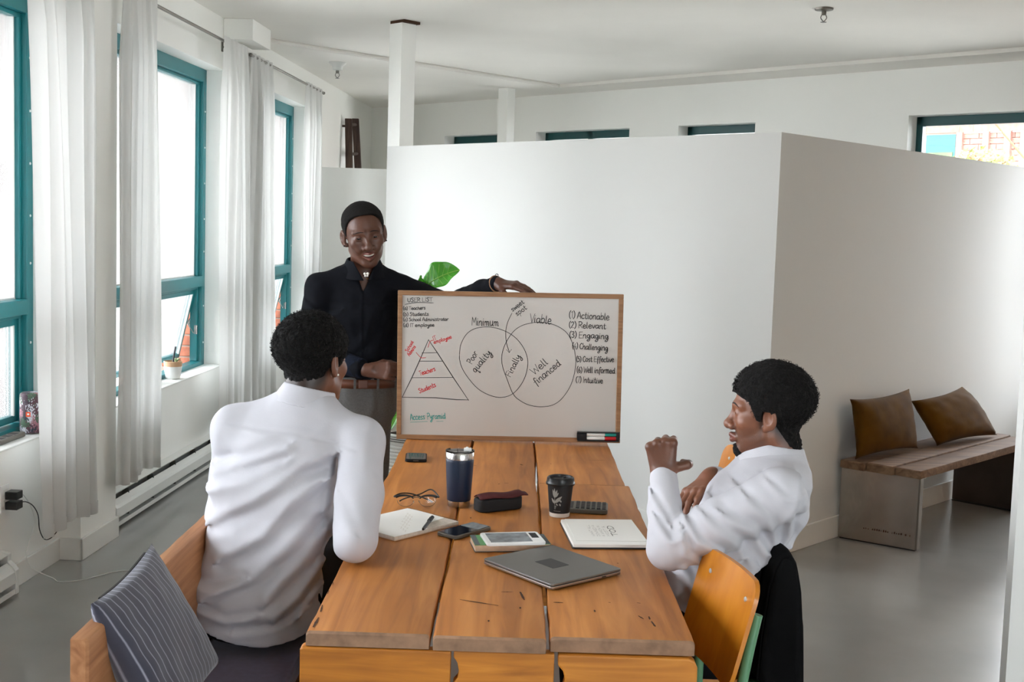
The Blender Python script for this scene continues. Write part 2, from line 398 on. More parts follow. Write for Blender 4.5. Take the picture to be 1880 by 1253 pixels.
# outside brick reveals: piers with single bricks standing proud of the mortar
bm = bmesh.new()
for a, b in zip(edges[0::2], edges[1::2]): box(bm, (a+.006, -.64, 0), (b-.006, -.201, 3.2))
box(bm, (T0, -.64, HEAD+.08), (T1, -.201, 3.4)); box(bm, (T0, -.64, -.3), (T1, -.201, SILL-.06))
outer = struct('wall_outside', bm, MAT['mortar'], M=M_W)
bb = bmesh.new(); box(bb, (-.009, -.105, -.0325), (.009, .105, .0325)); bmesh.ops.bevel(bb, geom=bb.edges, offset=.004, segments=1, affect='EDGES')
brick_me = bpy.data.meshes.new('brick'); bb.to_mesh(brick_me); bb.free(); brick_me.materials.append(MAT['brick'])
bb = bmesh.new(); box(bb, (-.009, -.05, -.0325), (.009, .05, .0325)); bmesh.ops.bevel(bb, geom=bb.edges, offset=.004, segments=1, affect='EDGES')
half_me = bpy.data.meshes.new('brick'); bb.to_mesh(half_me); bb.free(); half_me.materials.append(MAT['brick'])
Wi = BASE[outer.name].inverted()
rotw = math.atan2(N_W.y, N_W.x)
yaw_w = math.atan2(E_W.y, E_W.x)
for t_face in (5.50, 8.05, 10.50):
    for c in range(25):
        z = SILL-.02+.0325+c*.076
        xs = [(-.315, 0), (-.535, 0)] if c % 2 == 0 else [(-.26, 1), (-.425, 0), (-.59, 1)]
        for n, h in xs:
            p = M_W @ Vector((t_face+.004+random.uniform(-.001, .002), n, z))
            shared('brick', half_me if h else brick_me, outer, Wi @ p, (0, 0, yaw_w))

for i, (ta, tb) in enumerate(WIN_T):
    root = struct_root('window_%d' % (i+1), M_W @ Vector(((ta+tb)/2, -.17, SILL)))
    n0, n1 = -.20, -.125
    fw_ = .062
    tm = (ta+tb)/2
    bm = B(((ta, n0, SILL), (ta+fw_, n1, HEAD)), ((tb-fw_, n0, SILL), (tb, n1, HEAD)), ((ta, n0, HEAD-.085), (tb, n1, HEAD)), ((ta, n0, SILL), (tb, n1, SILL+.035)))
    # stepped inner bead of the frame
    for a, b in ((ta+fw_, tm-.03), (tm+.03, tb-fw_)):
        for z0, z1 in ((SILL+.035, 1.165), (1.235, HEAD-.085)):
            box(bm, (a, n0, z0), (a+.022, n0+.05, z1)); box(bm, (b-.022, n0, z0), (b, n0+.05, z1))
            box(bm, (a, n0, z1-.02), (b, n0+.05, z1))
    obj('frame', bm, MAT['teal'], root, M_W, bevel=.004)
    obj('mullion', B(((tm-.03, n0, SILL+.03), (tm+.03, n1, HEAD-.08))), MAT['teal'], root, M_W, bevel=.004)
    obj('transom', B(((ta+fw_, n0, 1.165), (tb-fw_, n1+.008, 1.235))), MAT['teal'], root, M_W, bevel=.005)
    for a, b in ((ta+fw_+.02, tm-.05), (tm+.05, tb-fw_-.02)):
        obj('pane', B(((a, -.186, 1.235), (b, -.178, HEAD-.10))), MAT['hazy'], root, M_W)
        bm = B(((a, -.188, 1.232), (b, -.172, 1.243)), ((b-.011, -.188, 1.243), (b, -.172, HEAD-.105)), ((a, -.188, 1.243), (a+.011, -.172, HEAD-.105)))
        obj('glazing_bead', bm, MAT['trim'], root, M_W)
        # awning sash hinged along its top edge, its foot pushed outwards
        open_ = math.radians(13) if i >= 3 else 0
        Ms = M_W @ Matrix.Translation((0, -.178, 1.145)) @ Matrix.Rotation(-open_, 4, 'X')
        zb = -(1.145-SILL-.045)
        bm = B(((a, -.018, zb), (a+.032, .014, 0)), ((b-.032, -.018, zb), (b, .014, 0)), ((a, -.018, -.032), (b, .014, 0)), ((a, -.018, zb), (b, .014, zb+.032)))
        s = obj('sash', bm, MAT['teal'], root, Ms, bevel=.003)
        obj('sash_pane', B(((a+.03, -.006, zb+.03), (b-.03, .002, -.03))), MAT['hazy'], s, Ms)
        bm = B(((a+.030, .002, zb+.03), (a+.042, .016, -.03)), ((b-.042, .002, zb+.03), (b-.030, .016, -.03)))
        obj('sash_bead', bm, MAT['trim'], s, Ms)
        if open_:
            p0 = Vector((b+.006, -.16, 1.00)); p1 = Vector((b+.006, -.215, .915)); p2 = Vector((b+.004, -.175, .845))
            bm = bmesh.new(); tube(bm, [p0, p1], .008, 6); tube(bm, [p1, p2], .008, 6); box(bm, (b-.002, -.17, .84), (b+.016, -.15, .90))
            obj('stay_arm', bm, MAT['chrome'], root, M_W)
    bm = bmesh.new()
    for z in (.78, 1.03, 1.40, 1.62, 1.86, 2.10, 2.34):
        for t, s in ((tb-.03, -1), (ta+.03, 1)):
            k0 = len(bm.verts); lathe(bm, [(0, .004), (.005, .003), (.007, 0)], 8); bm.verts.ensure_lookup_table(); vs = bm.verts[k0:]
            bmesh.ops.transform(bm, matrix=Matrix.Translation((t, n1, z)) @ Matrix.Rotation(-PI/2, 4, 'X'), verts=list(vs))
    obj('screw_heads', bm, MAT['screw'], root, M_W)['kind'] = 'stuff'
    obj('sill', B(((ta+.004, -.124, SILL-.001), (tb-.004, .006, SILL+.008))), MAT['trim'], root, M_W, bevel=.003)

# pilasters, the stub of a beam, skirting
struct('wall_pilaster', B(((5.48, .0005, 0), (5.905, .11, CEIL))), MAT['wall'], M=M_W)
struct('wall_pilaster', B(((8.09, .0005, 0), (8.46, .11, 2.80))), MAT['wall'], M=M_W)
struct('trim_3', B(((8.0, .0005, 2.82), (8.46, .20, CEIL-.001))), MAT['wall'], M=M_W, bevel=.004)
bm = B(((T0, .0003, .0), (3.55, .016, .105)), ((4.965, .0003, 0), (5.478, .016, .105)), ((5.466, .0, 0), (5.4795, .124, .105)), ((5.466, .1105, 0), (5.918, .124, .105)), ((5.906, .0, 0), (5.918, .124, .105)), ((7.98, .0003, 0), (8.08, .016, .105)), ((8.47, .0003, 0), (10.6, .016, .105)))
struct('baseboard_left', bm, MAT['trim'], M=M_W, bevel=.003)

# ---- back wall with its high windows
S0, S1 = -8.2, 3.3
BS, BH = 1.55, 2.575
bm = bmesh.new(); box(bm, (S0, -.20, 0), (S1, 0, .45)); box(bm, (S0, -.20, .45), (-1.10, 0, BS)); box(bm, (0.80, -.20, .45), (S1, 0, BS)); box(bm, (S0, -.20, BH), (S1, 0, CEIL+.05))
edges = [S0]+[v for w in BWIN for v in w]+[S1]
for a, b in zip(edges[0::2], edges[1::2]): box(bm, (a, -.20, BS), (b, 0, BH))
struct('wall_back', bm, MAT['wall'], M=M_B)
for i, ((a, b), BS) in enumerate(zip(BWIN, BSILL)):
    root = struct_root('window_%d' % (i+6), M_B @ Vector(((a+b)/2, -.17, BS)))
    bm = B(((a, -.20, BS), (a+.05, -.14, BH)), ((b-.05, -.20, BS), (b, -.14, BH)), ((a, -.20, BH-.072), (b, -.14, BH)), ((a, -.20, BS), (b, -.14, BS+.05)))
    if b-a > 1: box(bm, ((a+b)/2-.03, -.20, BS), ((a+b)/2+.03, -.14, BH))
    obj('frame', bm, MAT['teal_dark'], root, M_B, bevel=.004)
    panes = [(a+.05, (a+b)/2-.03), ((a+b)/2+.03, b-.05)] if b-a > 1 else [(a+.05, b-.05)]
    for p, q in panes: obj('pane', B(((p, -.186, BS+.05), (q, -.178, BH-.072))), MAT['glass'], root, M_B)
# walls out of view that close the room
bwR = M_B @ Vector((S1, 0, 0))
struct('wall_right', B(((bwR.x-.02, REAR_Y-.2, 0), (bwR.x+.2, bwR.y+.1, CEIL+.05))), MAT['wall'])
bm = bmesh.new(); box(bm, (-3.1, REAR_Y-.2, 0), (bwR.x+.2, REAR_Y, RZ[0])); box(bm, (-3.1, REAR_Y-.2, RZ[1]), (bwR.x+.2, REAR_Y, CEIL+.05))
edges = [-3.1]+[v for w in ADDED_RWIN for v in w]+[bwR.x+.2]
for a, b in zip(edges[0::2], edges[1::2]): box(bm, (a, REAR_Y-.2, RZ[0]), (b, REAR_Y, RZ[1]))
struct('wall_rear', bm, MAT['wall'])
for i, (a, b) in enumerate(ADDED_RWIN):  # frames of the rear windows added for light
    bm = B(((a, REAR_Y-.2, RZ[0]), (a+.06, REAR_Y-.13, RZ[1])), ((b-.06, REAR_Y-.2, RZ[0]), (b, REAR_Y-.13, RZ[1])), ((a, REAR_Y-.2, RZ[1]-.07), (b, REAR_Y-.13, RZ[1])), ((a, REAR_Y-.2, RZ[0]), (b, REAR_Y-.13, RZ[0]+.05)), (((a+b)/2-.03, REAR_Y-.2, RZ[0]), ((a+b)/2+.03, REAR_Y-.13, RZ[1])))
    struct('window_%d' % (i+10), bm, MAT['teal'])

# ---- partitions
bm = bmesh.new(); prism(bm, [(0, -3.008), (.12, -3.008), (.12, -.12), (3.28, -.12), (3.28, 0), (0, 0)], 0, 2.14)
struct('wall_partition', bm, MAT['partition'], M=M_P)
struct('wall_post', B(((.0, -3.008, 2.1405), (.12, -2.885, CEIL-.018))), MAT['wall'], M=M_P)
struct('trim_4', B(((-.004, -3.0, CEIL-.0178), (.135, -2.86, CEIL-.0005))), MAT['gouge'], M=M_P)
cb = Vector((-.146, 11.3, 0)); Mc = Matrix(((E1.x, E2.x, 0, cb.x), (E1.y, E2.y, 0, cb.y), (0, 0, 1, 0), (0, 0, 0, 1)))
struct('wall_post', B(((-.05, -.062, 0), (.05, .062, CEIL-.031))), MAT['wall'], M=Mc)
struct('wall_low', B(((-1.87, 10.74, 0), (-.2, 10.86, 2.112))), MAT['wall'])
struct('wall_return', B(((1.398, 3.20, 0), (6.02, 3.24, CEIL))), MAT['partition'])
bm = B(((.0, .0004, 0), (3.28, .015, .12)), M=M_P); box(bm, (-.015, -3.008, 0), (-.0004, 0.015, .12), M_P)
struct('baseboard_partition', bm, MAT['trim'], bevel=.003)

# ---- baseboard heaters
def heater(t0, t1, label, seed):
    root = thing('baseboard_heater', label, 'heater', M_W @ Vector(((t0+t1)/2, .035, 0.0)), 'baseboard heaters under the windows')
    def ext(pts, a, b):
        bm = bmesh.new(); lo = [bm.verts.new((a, n, z)) for n, z in pts]; hi = [bm.verts.new((b, n, z)) for n, z in pts]
        bm.faces.new(lo); bm.faces.new(hi[::-1]); k = len(pts)
        for i in range(k): bm.faces.new((lo[i], hi[i], hi[(i+1) % k], lo[(i+1) % k]))
        return bm
    obj('back_plate', ext([(.0005, .015), (.008, .015), (.008, .186), (.042, .178), (.044, .184), (.008, .196), (.0005, .196)], t0, t1), MAT['heater'], root, M_W)
    obj('front_cover', ext([(.040, .150), (.066, .128), (.074, .112), (.074, .062), (.069, .062), (.069, .110), (.062, .123), (.038, .144)], t0+.03, t1-.03), MAT['heater'], root, M_W)
    obj('bottom_rail', ext([(.008, .018), (.076, .018), (.076, .040), (.070, .040), (.070, .024), (.008, .024)], t0, t1), MAT['heater'], root, M_W)
    for a, b in ((t0, t0+.03), (t1-.03, t1)):
        obj('end_cap', ext([(.0005, .014), (.078, .014), (.078, .118), (.068, .134), (.044, .156), (.046, .188), (.0005, .198)], a, b), MAT['heater'], root, M_W, bevel=.003)
    bm = bmesh.new(); n = int((t1-t0-.08)/.012)
    for i in range(n): box(bm, (t0+.04+i*.012, .012, .07), (t0+.0412+i*.012, .058, .128))
    tube(bm, [(t0+.03, .035, .098), (t1-.03, .035, .098)], .009, 8)
    obj('fins', bm, MAT['fin'], root, M_W)['kind'] = 'stuff'
    obj('slot_back', B(((t0+.03, .0085, .10), (t1-.03, .0095, .178))), MAT['fin'], root, M_W)
    k = 0; t = t0+.25
    while t < t1-.1:
        obj('bracket', B(((t, .008, .03), (t+.004, .046, .172))), MAT['fin'], root, M_W); t += .37; k += 1
heater(6.0, 7.95, 'long white baseboard heater on the floor under the middle window with the open sash', 1)
heater(3.6, 4.93, 'end of a white baseboard heater at the left edge below the wall socket', 2)

# ---- curtain rods and curtains
def rod(t0, t1, label):
    root = thing('curtain_rod', label, 'curtain rod', M_W @ Vector(((t0+t1)/2, .10, 2.75)), 'steel curtain rods over the windows')
    bm = bmesh.new(); tube(bm, [(t0, .125, 2.752), (t1, .125, 2.752)], .0095, 10); obj('pole', bm, MAT['steel'], root, M_W, smooth=True, sharp=40)
    for t in (t0+.05, t1-.05):
        bm = bmesh.new(); tube(bm, [(t, .001, 2.765), (t, .11, 2.765), (t, .125, 2.752)], .007, 8); box(bm, (t-.012, .0005, 2.735), (t+.012, .008, 2.80)); obj('bracket', bm, MAT['steel'], root, M_W)
    for t in (t0, t1):
        bm = bmesh.new(); lathe(bm, [(0, -.014), (.012, -.009), (.014, 0), (.012, .009), (0, .014)], 10); bmesh.ops.transform(bm, matrix=Matrix.Translation((t, .125, 2.752)), verts=bm.verts); obj('finial', bm, MAT['steel'], root, M_W, smooth=True)
rod(3.2, 5.60, 'steel curtain rod over the leftmost window, mostly out of the frame')
rod(5.74, 8.02, 'steel curtain rod over the middle window with the open sash')
rod(8.22, 10.55, 'steel curtain rod over the far window behind the standing person')
def curtain(tA, tB, bA, bB, z0, z1, folds, seed, label, amp=.030, n0=.13):
    rnd = random.Random(seed); ph = [rnd.uniform(0, 6.3) for _ in range(6)]
    nu, nv = folds*14, 44
    def fn(u, v):
        z = z1+(2.765-z1)*v if False else z0+(2.772-z0)*v
        w = min(1, (2.772-z)/.35)                        # the header is pinched, the folds open below
        a = tA+(bA-tA)*(1-v)**.7; b = tB+(bB-tB)*(1-v)**.7
        uu_ = u+.012*math.sin(3*v+ph[0])*w
        t = a+(b-a)*u+.010*math.sin(uu_*folds*2*PI*2+ph[1])*(.3+w*.7)
        n = n0+amp*(.35+.65*w)*(.62*math.sin(uu_*folds*2*PI+ph[2])+.38*math.sin(uu_*folds*1.37*2*PI+ph[3]+1.2*v))+.008*math.sin(5*v+ph[4]+u*7)*w
        n += (z1 > 0)*.0
        return (t, max(n, .118 if 5.47 < t < 5.92 and n0 > .15 else .085), z+(.012*math.sin(u*9+ph[5]) if v == 0 else 0))
    bm = bmesh.new(); grid(bm, fn, nu, nv)
    root = thing('curtain', label, 'curtain', M_W @ Vector(((bA+bB)/2, n0, z0)), 'sheer white curtains on the window wall')
    o = obj('cloth', bm, MAT['sheer'], root, M_W, smooth=True)
    bm = bmesh.new(); grid(bm, lambda u, v: tuple(Vector(fn(u, 0))+Vector((0, .002, .055*v+.002))), nu, 2)
    obj('hem', bm, MAT['sheer'], root, M_W, smooth=True)
    return o
curtain(4.80, 5.47, 4.97, 5.52, .25, 1, 5, 11, 'sheer white curtain nearest the left edge, hanging low beside the wall socket', .032, .175)
curtain(5.875, 6.33, 5.80, 6.40, .28, 1, 5, 12, 'sheer white curtain at the near side of the middle window, over the heater end', .03, .16)
curtain(7.52, 8.02, 7.53, 8.15, .30, 1, 5, 13, 'sheer white curtain at the far side of the middle window, under the beam stub', .032, .16)
curtain(8.23, 8.80, 8.19, 8.95, .30, 1, 5, 14, 'sheer white curtain at the near side of the far window, left of the standing person')
curtain(9.86, 10.50, 9.90, 10.47, .30, 1, 5, 15, 'narrow sheer white curtain beside the low wall, farthest of the five')

# ---- sprinkler heads
def sprinkler(x, y, z, cone, label):
    root = thing('ceiling_sprinkler', label, 'sprinkler', (x, y, z), 'sprinklers on the ceiling')
    bm = bmesh.new()
    if cone: lathe(bm, [(0, 0), (.072, 0), (.070, -.008), (.045, -.030), (.040, -.06), (.022, -.066), (0, -.066)], 24, (x, y, z-.0005))
    else: lathe(bm, [(0, 0), (.055, 0), (.052, -.010), (.02, -.016), (0, -.016)], 24, (x, y, z-.0005))
    obj('escutcheon', bm, MAT['heater'] if cone else MAT['steel'], root, smooth=True, sharp=50)
    d = .066 if cone else .016
    bm = bmesh.new(); lathe(bm, [(0, 0), (.014, 0), (.014, -.02), (.008, -.024), (0, -.024)], 12, (x, y, z-d))
    obj('nozzle', bm, MAT['steel'], root)
    bm = bmesh.new()
    for s in (-1, 1): tube(bm, smooth_path([(x+s*.010, y, z-d-.02), (x+s*.017, y, z-d-.04), (x, y, z-d-.062)], 4), .003, 6)
    lathe(bm, [(0, .001), (.018, .001), (.018, -.001), (0, -.001)], 12, (x, y, z-d-.064))
    obj('deflector', bm, MAT['steel'], root)
sprinkler(-1.523, 9.813, CEIL-.03, True, 'pendent sprinkler with conical cup above the low wall near the curtains')
sprinkler(1.74, 7.0, CEIL, False, 'small dark pendent sprinkler on the open ceiling at the upper right')

# ---- shade and cord of the added warm lamp, out of view
root = thing('added_pendant_lamp', 'added unseen pendant lamp that warms the right part of the room beyond the return wall', 'lamp', FILL_POS)
bm = bmesh.new(); lathe(bm, [(.05, .16), (.10, .12), (.19, -.02), (.20, -.06), (.196, -.06), (.185, -.02), (.095, .115), (.045, .155)], 36, FILL_POS); obj('shade', bm, MAT['trim'], root, smooth=True)
bm = bmesh.new(); tube(bm, [(FILL_POS[0], FILL_POS[1], FILL_POS[2]+.16), (FILL_POS[0], FILL_POS[1], CEIL)], .004, 6); obj('cord', bm, MAT['wire_white'], root)

# ---- outside
struct('ground_outside', B(((-20, -16, -.5), (26, 42, -.35))), MAT['concrete'])
root = thing('brick_building', 'pink brick building with stone band and teal window seen through the right back window', 'building', M_B @ Vector((-5.4, -12, -.3)))
obj('wall', B(((-8.4, -12.6, -.35), (-2.6, -11.06, 3.42))), MAT['brick2'], root, M_B)
def brick_face(nm, s0, s1, z0, z1, root, n=-11.06, mm='brick2', d=.02):
    bm = bmesh.new(); c = 0; z = z0
    while z+.09 < z1+.01:
        s = s0-(.15 if c % 2 else 0)
        while s < s1:
            a, b = max(s, s0), min(s+.29, s1)
            if b-a > .04: box(bm, (a, n, z), (b, n+d, z+.085))
            s += .30
        z += .097; c += 1
    o = obj(nm, bm, MAT[mm], root, M_B); o['kind'] = 'stuff'; return o
brick_face('brick_course', -5.56, -2.6, 1.2, 3.42, root)
obj('stone_band', B(((-8.4, -11.06, 3.43), (-2.6, -10.98, 3.66))), MAT['brick2'], root, M_B)
for s in (-7.2, -6.18, -5.60, -5.36+.0, -4.3, -3.4): obj('band_joint', B(((s, -10.979, 3.43), (s+.012, -10.972, 3.66))), MAT['mortar'], root, M_B)
obj('eave', B(((-8.4, -12.6, 3.66), (-2.6, -10.7, 3.86))), MAT['brick'], root, M_B)
for s in (-5.62, -5.17, -4.81, -4.55): obj('pilaster', B(((s, -11.04, 1.2), (s+.10, -10.96, 3.43))), MAT['brick2'], root, M_B)
w = obj('window', B(((-6.30, -11.059, 1.6), (-5.60, -11.0, 3.43))), MAT['mortar'], root, M_B)
obj('window_frame', B(((-6.14, -10.999, 1.8), (-5.62, -10.95, 3.40)), ), MAT['teal_dark'], root, M_B)
obj('window_pane', B(((-6.10, -10.949, 1.84), (-5.66, -10.94, 3.10))), MAT['reflection_pane'], root, M_B)
root = thing('brick_building', 'brick building with white band and blue windows glimpsed between curtain and pilaster', 'building', (-8.6, 24.5, -.35))
obj('wall', B(((-11, 24, -.35), (-6.6, 25, 6.2))), MAT['brick2'], root)
obj('stone_band', B(((-11, 23.9, 4.17), (-6.6, 23.999, 4.5))), MAT['cornice'], root)
for x in (-10.6, -9.5, -8.45, -7.4):
    f = obj('window_frame', B(((x, 23.9, 2.2), (x+.75, 23.999, 4.05))), MAT['cornice'], root); obj('window_pane', B(((x+.06, 23.88, 2.26), (x+.69, 23.899, 3.2)), ((x+.06, 23.88, 3.26), (x+.69, 23.899, 3.99))), MAT['sky_pane'], f)
def leafy(name, label, cat, c, r, n, size, m, seed, trunk=(0, 0, .05), group=None):
    rnd = random.Random(seed); root = thing(name, label, cat, (c[0], c[1], -.35), group)
    bm = bmesh.new()
    for _ in range(n):
        d = Vector((rnd.gauss(0, 1), rnd.gauss(0, 1), rnd.gauss(0, 1))).normalized()*(rnd.random()**.4)
        p = Vector(c)+Vector((d.x*r[0], d.y*r[1], d.z*r[2])); q = Vector((rnd.gauss(0, 1), rnd.gauss(0, 1), rnd.gauss(0, 1))).normalized(); s = q.orthogonal().normalized(); l = size*rnd.uniform(.6, 1.3)
        vs = [bm.verts.new(p-q*l), bm.verts.new(p+s*l*.45), bm.verts.new(p+q*l), bm.verts.new(p-s*l*.45)]; bm.faces.new(vs)
    o = obj('foliage', bm, MAT[m], root); o['kind'] = 'stuff'
    bm = bmesh.new(); tube(bm, [(c[0]+trunk[0], c[1]+trunk[1], -.35), (c[0]+.6*trunk[0], c[1]+.6*trunk[1], c[2]*.6), (c[0], c[1], c[2])], trunk[2], 8, radii=[trunk[2], trunk[2]*.8, trunk[2]*.3])
    for k in range(7):
        a = rnd.uniform(0, 6.3); tube(bm, [(c[0]+.04, c[1], c[2]-r[2]*.6), (c[0]+math.cos(a)*r[0]*.7, c[1]+math.sin(a)*r[1]*.7, c[2]+rnd.uniform(-.2, .7)*r[2])], .012, 6)
    obj('stem', bm, MAT['bark'], root)
leafy('tree', 'green tree glimpsed between the curtain and the grey pilaster', 'tree', (-6.75, 20, 1.6), (1.3, 1.0, 2.0), 2600, .10, 'foliage', 3)
pb = M_B @ Vector((-3.65, -7.5, 2.5)); leafy('shrub', 'pale leafy shrub outside the right back window, against the brick wall', 'shrub', (pb.x, pb.y, 2.70), (.48, .4, .20), 300, .055, 'foliage2', 4)
pb = M_B @ Vector((-2.76, -5.5, 2.55)); leafy('tree', 'thin branch of yellow leaves above the shrub outside the right back window', 'tree', (pb.x, pb.y, 3.08), (.25, .2, .06), 36, .04, 'foliage2', 5, (1.5, -.9, .03))
pb = M_B @ Vector((-8.4, -6.0, 2)); leafy('shrub', 'leafy shrub outside the small back windows, just over the partition top', 'shrub', (pb.x, pb.y, 2.2), (2.2, .8, .7), 1300, .07, 'foliage2', 6)
# ================================================================== FURNITURE
def rough_plank(x0, x1, y0, y1, z0, z1, seed, step=.06, amp=.0022, axis='Y', ch=.007):
    """a plank with softly worn, uneven edges (an extruded, chamfered section)"""
    rnd = random.Random(seed); bm = bmesh.new(); rings = []
    n = max(2, int((y1-y0)/step)); w = [0, 0, 0]
    for i in range(n+1):
        y = y0+(y1-y0)*i/n
        for k in range(3): w[k] = .7*w[k]+rnd.uniform(-1, 1)*amp*.6
        a, b, t = x0+max(w[0], -.002), x1+min(w[1], .002), z1+w[2]*.25
        c = ch*(1+rnd.uniform(-.25, .25))
        sec = [(a, z0), (b, z0), (b, t-c), (b-c*.35, t-c*.3), (b-c, t), (a+c, t), (a+c*.35, t-c*.3), (a, t-c)]
        yy = y
        rings.append([bm.verts.new((p, yy, q)) for p, q in sec])
    for A, Bq in zip(rings, rings[1:]):
        for k in range(8): bm.faces.new((A[k], A[(k+1) % 8], Bq[(k+1) % 8], Bq[k]))
    # worn ends: an inset cap pushed out, top corner cut back
    for R, s in ((rings[0], -1), (rings[-1], 1)):
        cap = [bm.verts.new(v.co+Vector((0, s*.006, 0))+(Vector(((x0+x1)/2, v.co.y, (z0+z1)/2))-v.co)*Vector((.012, 0, 0)).length) for v in R]
        for v in cap: v.co.z = z0+(v.co.z-z0)*.86
        for k in range(8): bm.faces.new((R[k], R[(k+1) % 8], cap[(k+1) % 8], cap[k])).material_index = 1
        bm.faces.new(cap).material_index = 1
    return bm

TZ = .76
table = thing('dining_table', 'long honey-coloured plank table with scarred top and boarded end', 'table', (-.01, 3.7, 0))
for k, (a, b, y0, y1) in enumerate(((-.4315, -.1625, 2.487, 4.96), (-.1545, .0905, 2.482, 4.96), (.0985, .4135, 2.497, 4.02), (.0985, .400, 4.024, 4.96))):
    obj('plank', rough_plank(a, b, y0, y1, TZ-.032, TZ, 30+k), [MAT['table'], MAT['wear']], table, smooth=True, sharp=28)
def board_xz(outline, y0, y1):
    bm = bmesh.new(); f = [bm.verts.new((x, y0, z)) for x, z in outline]; g = [bm.verts.new((x, y1, z)) for x, z in outline]
    bm.faces.new(f); bm.faces.new(g[::-1]); n = len(f)
    for i in range(n): bm.faces.new((f[i], g[i], g[(i+1) % n], f[(i+1) % n]))
    return bm
AT = TZ-.034
def notch(x, s, z, d=.012, h=.03):   # a bite out of a board's edge
    return [(x, z+h), (x+s*d*.7, z+h*.6), (x+s*d, z), (x+s*d*.8, z-h*.5), (x, z-h*.9)]
for yy, flip in ((2.478, 1), (4.945, -1)):
    y0, y1 = (yy, yy+.032) if flip == 1 else (yy, yy+.02)
    obj('end_board', board_xz([(-.443, .02), (-.116, .02), (-.116, .25), (-.118, .4), (-.116, AT), (-.438, AT), (-.443, AT-.006)], y0, y1), MAT['table_end'], table, bevel=.004)
    obj('end_board', board_xz([(-.110, .02), (.108, .02), (.108, AT)]+[(-.110, AT)]+notch(-.110, 1, .682), y0+.003, y1+.003), MAT['table_end'], table, bevel=.003)
    obj('end_board', board_xz([(.116, .02), (.418, .02), (.418, AT-.02), (.412, AT-.006), (.398, AT)]+[(.116, AT)]+notch(.116, 1, .672, .016), y0, y1), MAT['table_end'], table, bevel=.004)
for x in (-.40, .34): obj('side_rail', B(((x, 2.52, TZ-.13), (x+.03, 4.94, TZ-.034))), MAT['table_end'], table, bevel=.003)
obj('stretcher', B(((-.06, 2.515, .18), (.04, 4.94, .26))), MAT['table_end'], table, bevel=.004)
G = [((-0.11, 2.727), (-0.018, 2.692), .004), ((0.033, 2.8), (0.043, 2.739), .006), ((-0.013, 2.795), (0.017, 2.798), .003), ((0.033, 2.686), (0.033, 2.674), .004), ((-0.038, 2.588), (-0.038, 2.577), .004), ((0.112, 2.729), (0.135, 2.728), .005), ((0.206, 2.683), (0.206, 2.668), .004), ((0.243, 2.742), (0.248, 2.739), .004), ((0.305, 2.651), (0.315, 2.629), .004), ((0.329, 2.649), (0.329, 2.627), .004), ((0.331, 2.616), (0.336, 2.58), .005), ((0.311, 2.745), (0.32, 2.742), .003), ((-0.424, 2.656), (-0.42, 2.606), .003), ((-0.418, 2.569), (-0.419, 2.505), .005), ((-0.426, 2.83), (-0.424, 2.804), .002), ((-0.426, 2.765), (-0.425, 2.736), .002), ((0.292, 3.074), (0.294, 3.069), .004), ((-0.116, 3.512), (-0.115, 3.499), .004), ((-0.139, 4.286), (-0.125, 4.279), .003), ((0.034, 4.333), (0.046, 4.315), .005), ((-0.041, 3.981), (-0.034, 3.99), .004), ((-0.019, 4.001), (-0.004, 4.003), .003), ((.15, 4.36), (.152, 4.35), .003), ((.3, 4.45), (.36, 4.455), .003)]
bm = bmesh.new(); rnd = random.Random(5)
for a, b, w in G:
    a = Vector((*a, 0)); b = Vector((*b, 0)); d = (b-a); L = max(d.length, .004); d.normalize(); s = Vector((-d.y, d.x, 0)); n = 9
    up = []; lo = []
    for i in range(n):
        t = i/(n-1); ww = .62*w*(.35+.65*math.sin(PI*min(max(t, .08), .92)))*rnd.uniform(.6, 1.15); p = a+d*L*t
        up.append(bm.verts.new(p+s*ww+Vector((0, 0, TZ+.0009)))); lo.append(bm.verts.new(p-s*ww+Vector((0, 0, TZ+.0009))))
    for i in range(n-1): bm.faces.new((lo[i], lo[i+1], up[i+1], up[i]))
o = obj('scars', bm, MAT['gouge'], table); o['kind'] = 'stuff'

# ---- pew on the left
pew = thing('wooden_pew', 'worn wooden pew with violet seat cushion along the left side of the table', 'bench', (-.7, 3.2, 0))
bm = rough_plank(.53, .80, 2.29, 4.3, 0, .036, 77, ch=.006)
bmesh.ops.transform(bm, matrix=Matrix(((0, 0, 1, -.866), (0, 1, 0, 0), (1, 0, 0, 0), (0, 0, 0, 1))), verts=bm.verts); obj('backrest', bm, [MAT['pew'], MAT['pew']], pew, smooth=True, sharp=30)
obj('backrest_panel', B(((-.846, 2.30, .10), (-.834, 4.29, .52))), MAT['pew_in'], pew)
obj('seat', B(((-.83, 2.30, .395), (-.52, 4.28, .425))), MAT['pew_in'], pew, bevel=.004)
bm = B(((-.825, 2.3, .426), (-.545, 4.2, .472))); obj('seat_cushion', bm, MAT['cushion'], pew, bevel=.016, seg=4)
for y in (2.32, 3.2, 4.2): obj('leg', B(((-.83, y, 0), (-.54, y+.04, .394))), MAT['pew_in'], pew, bevel=.004)

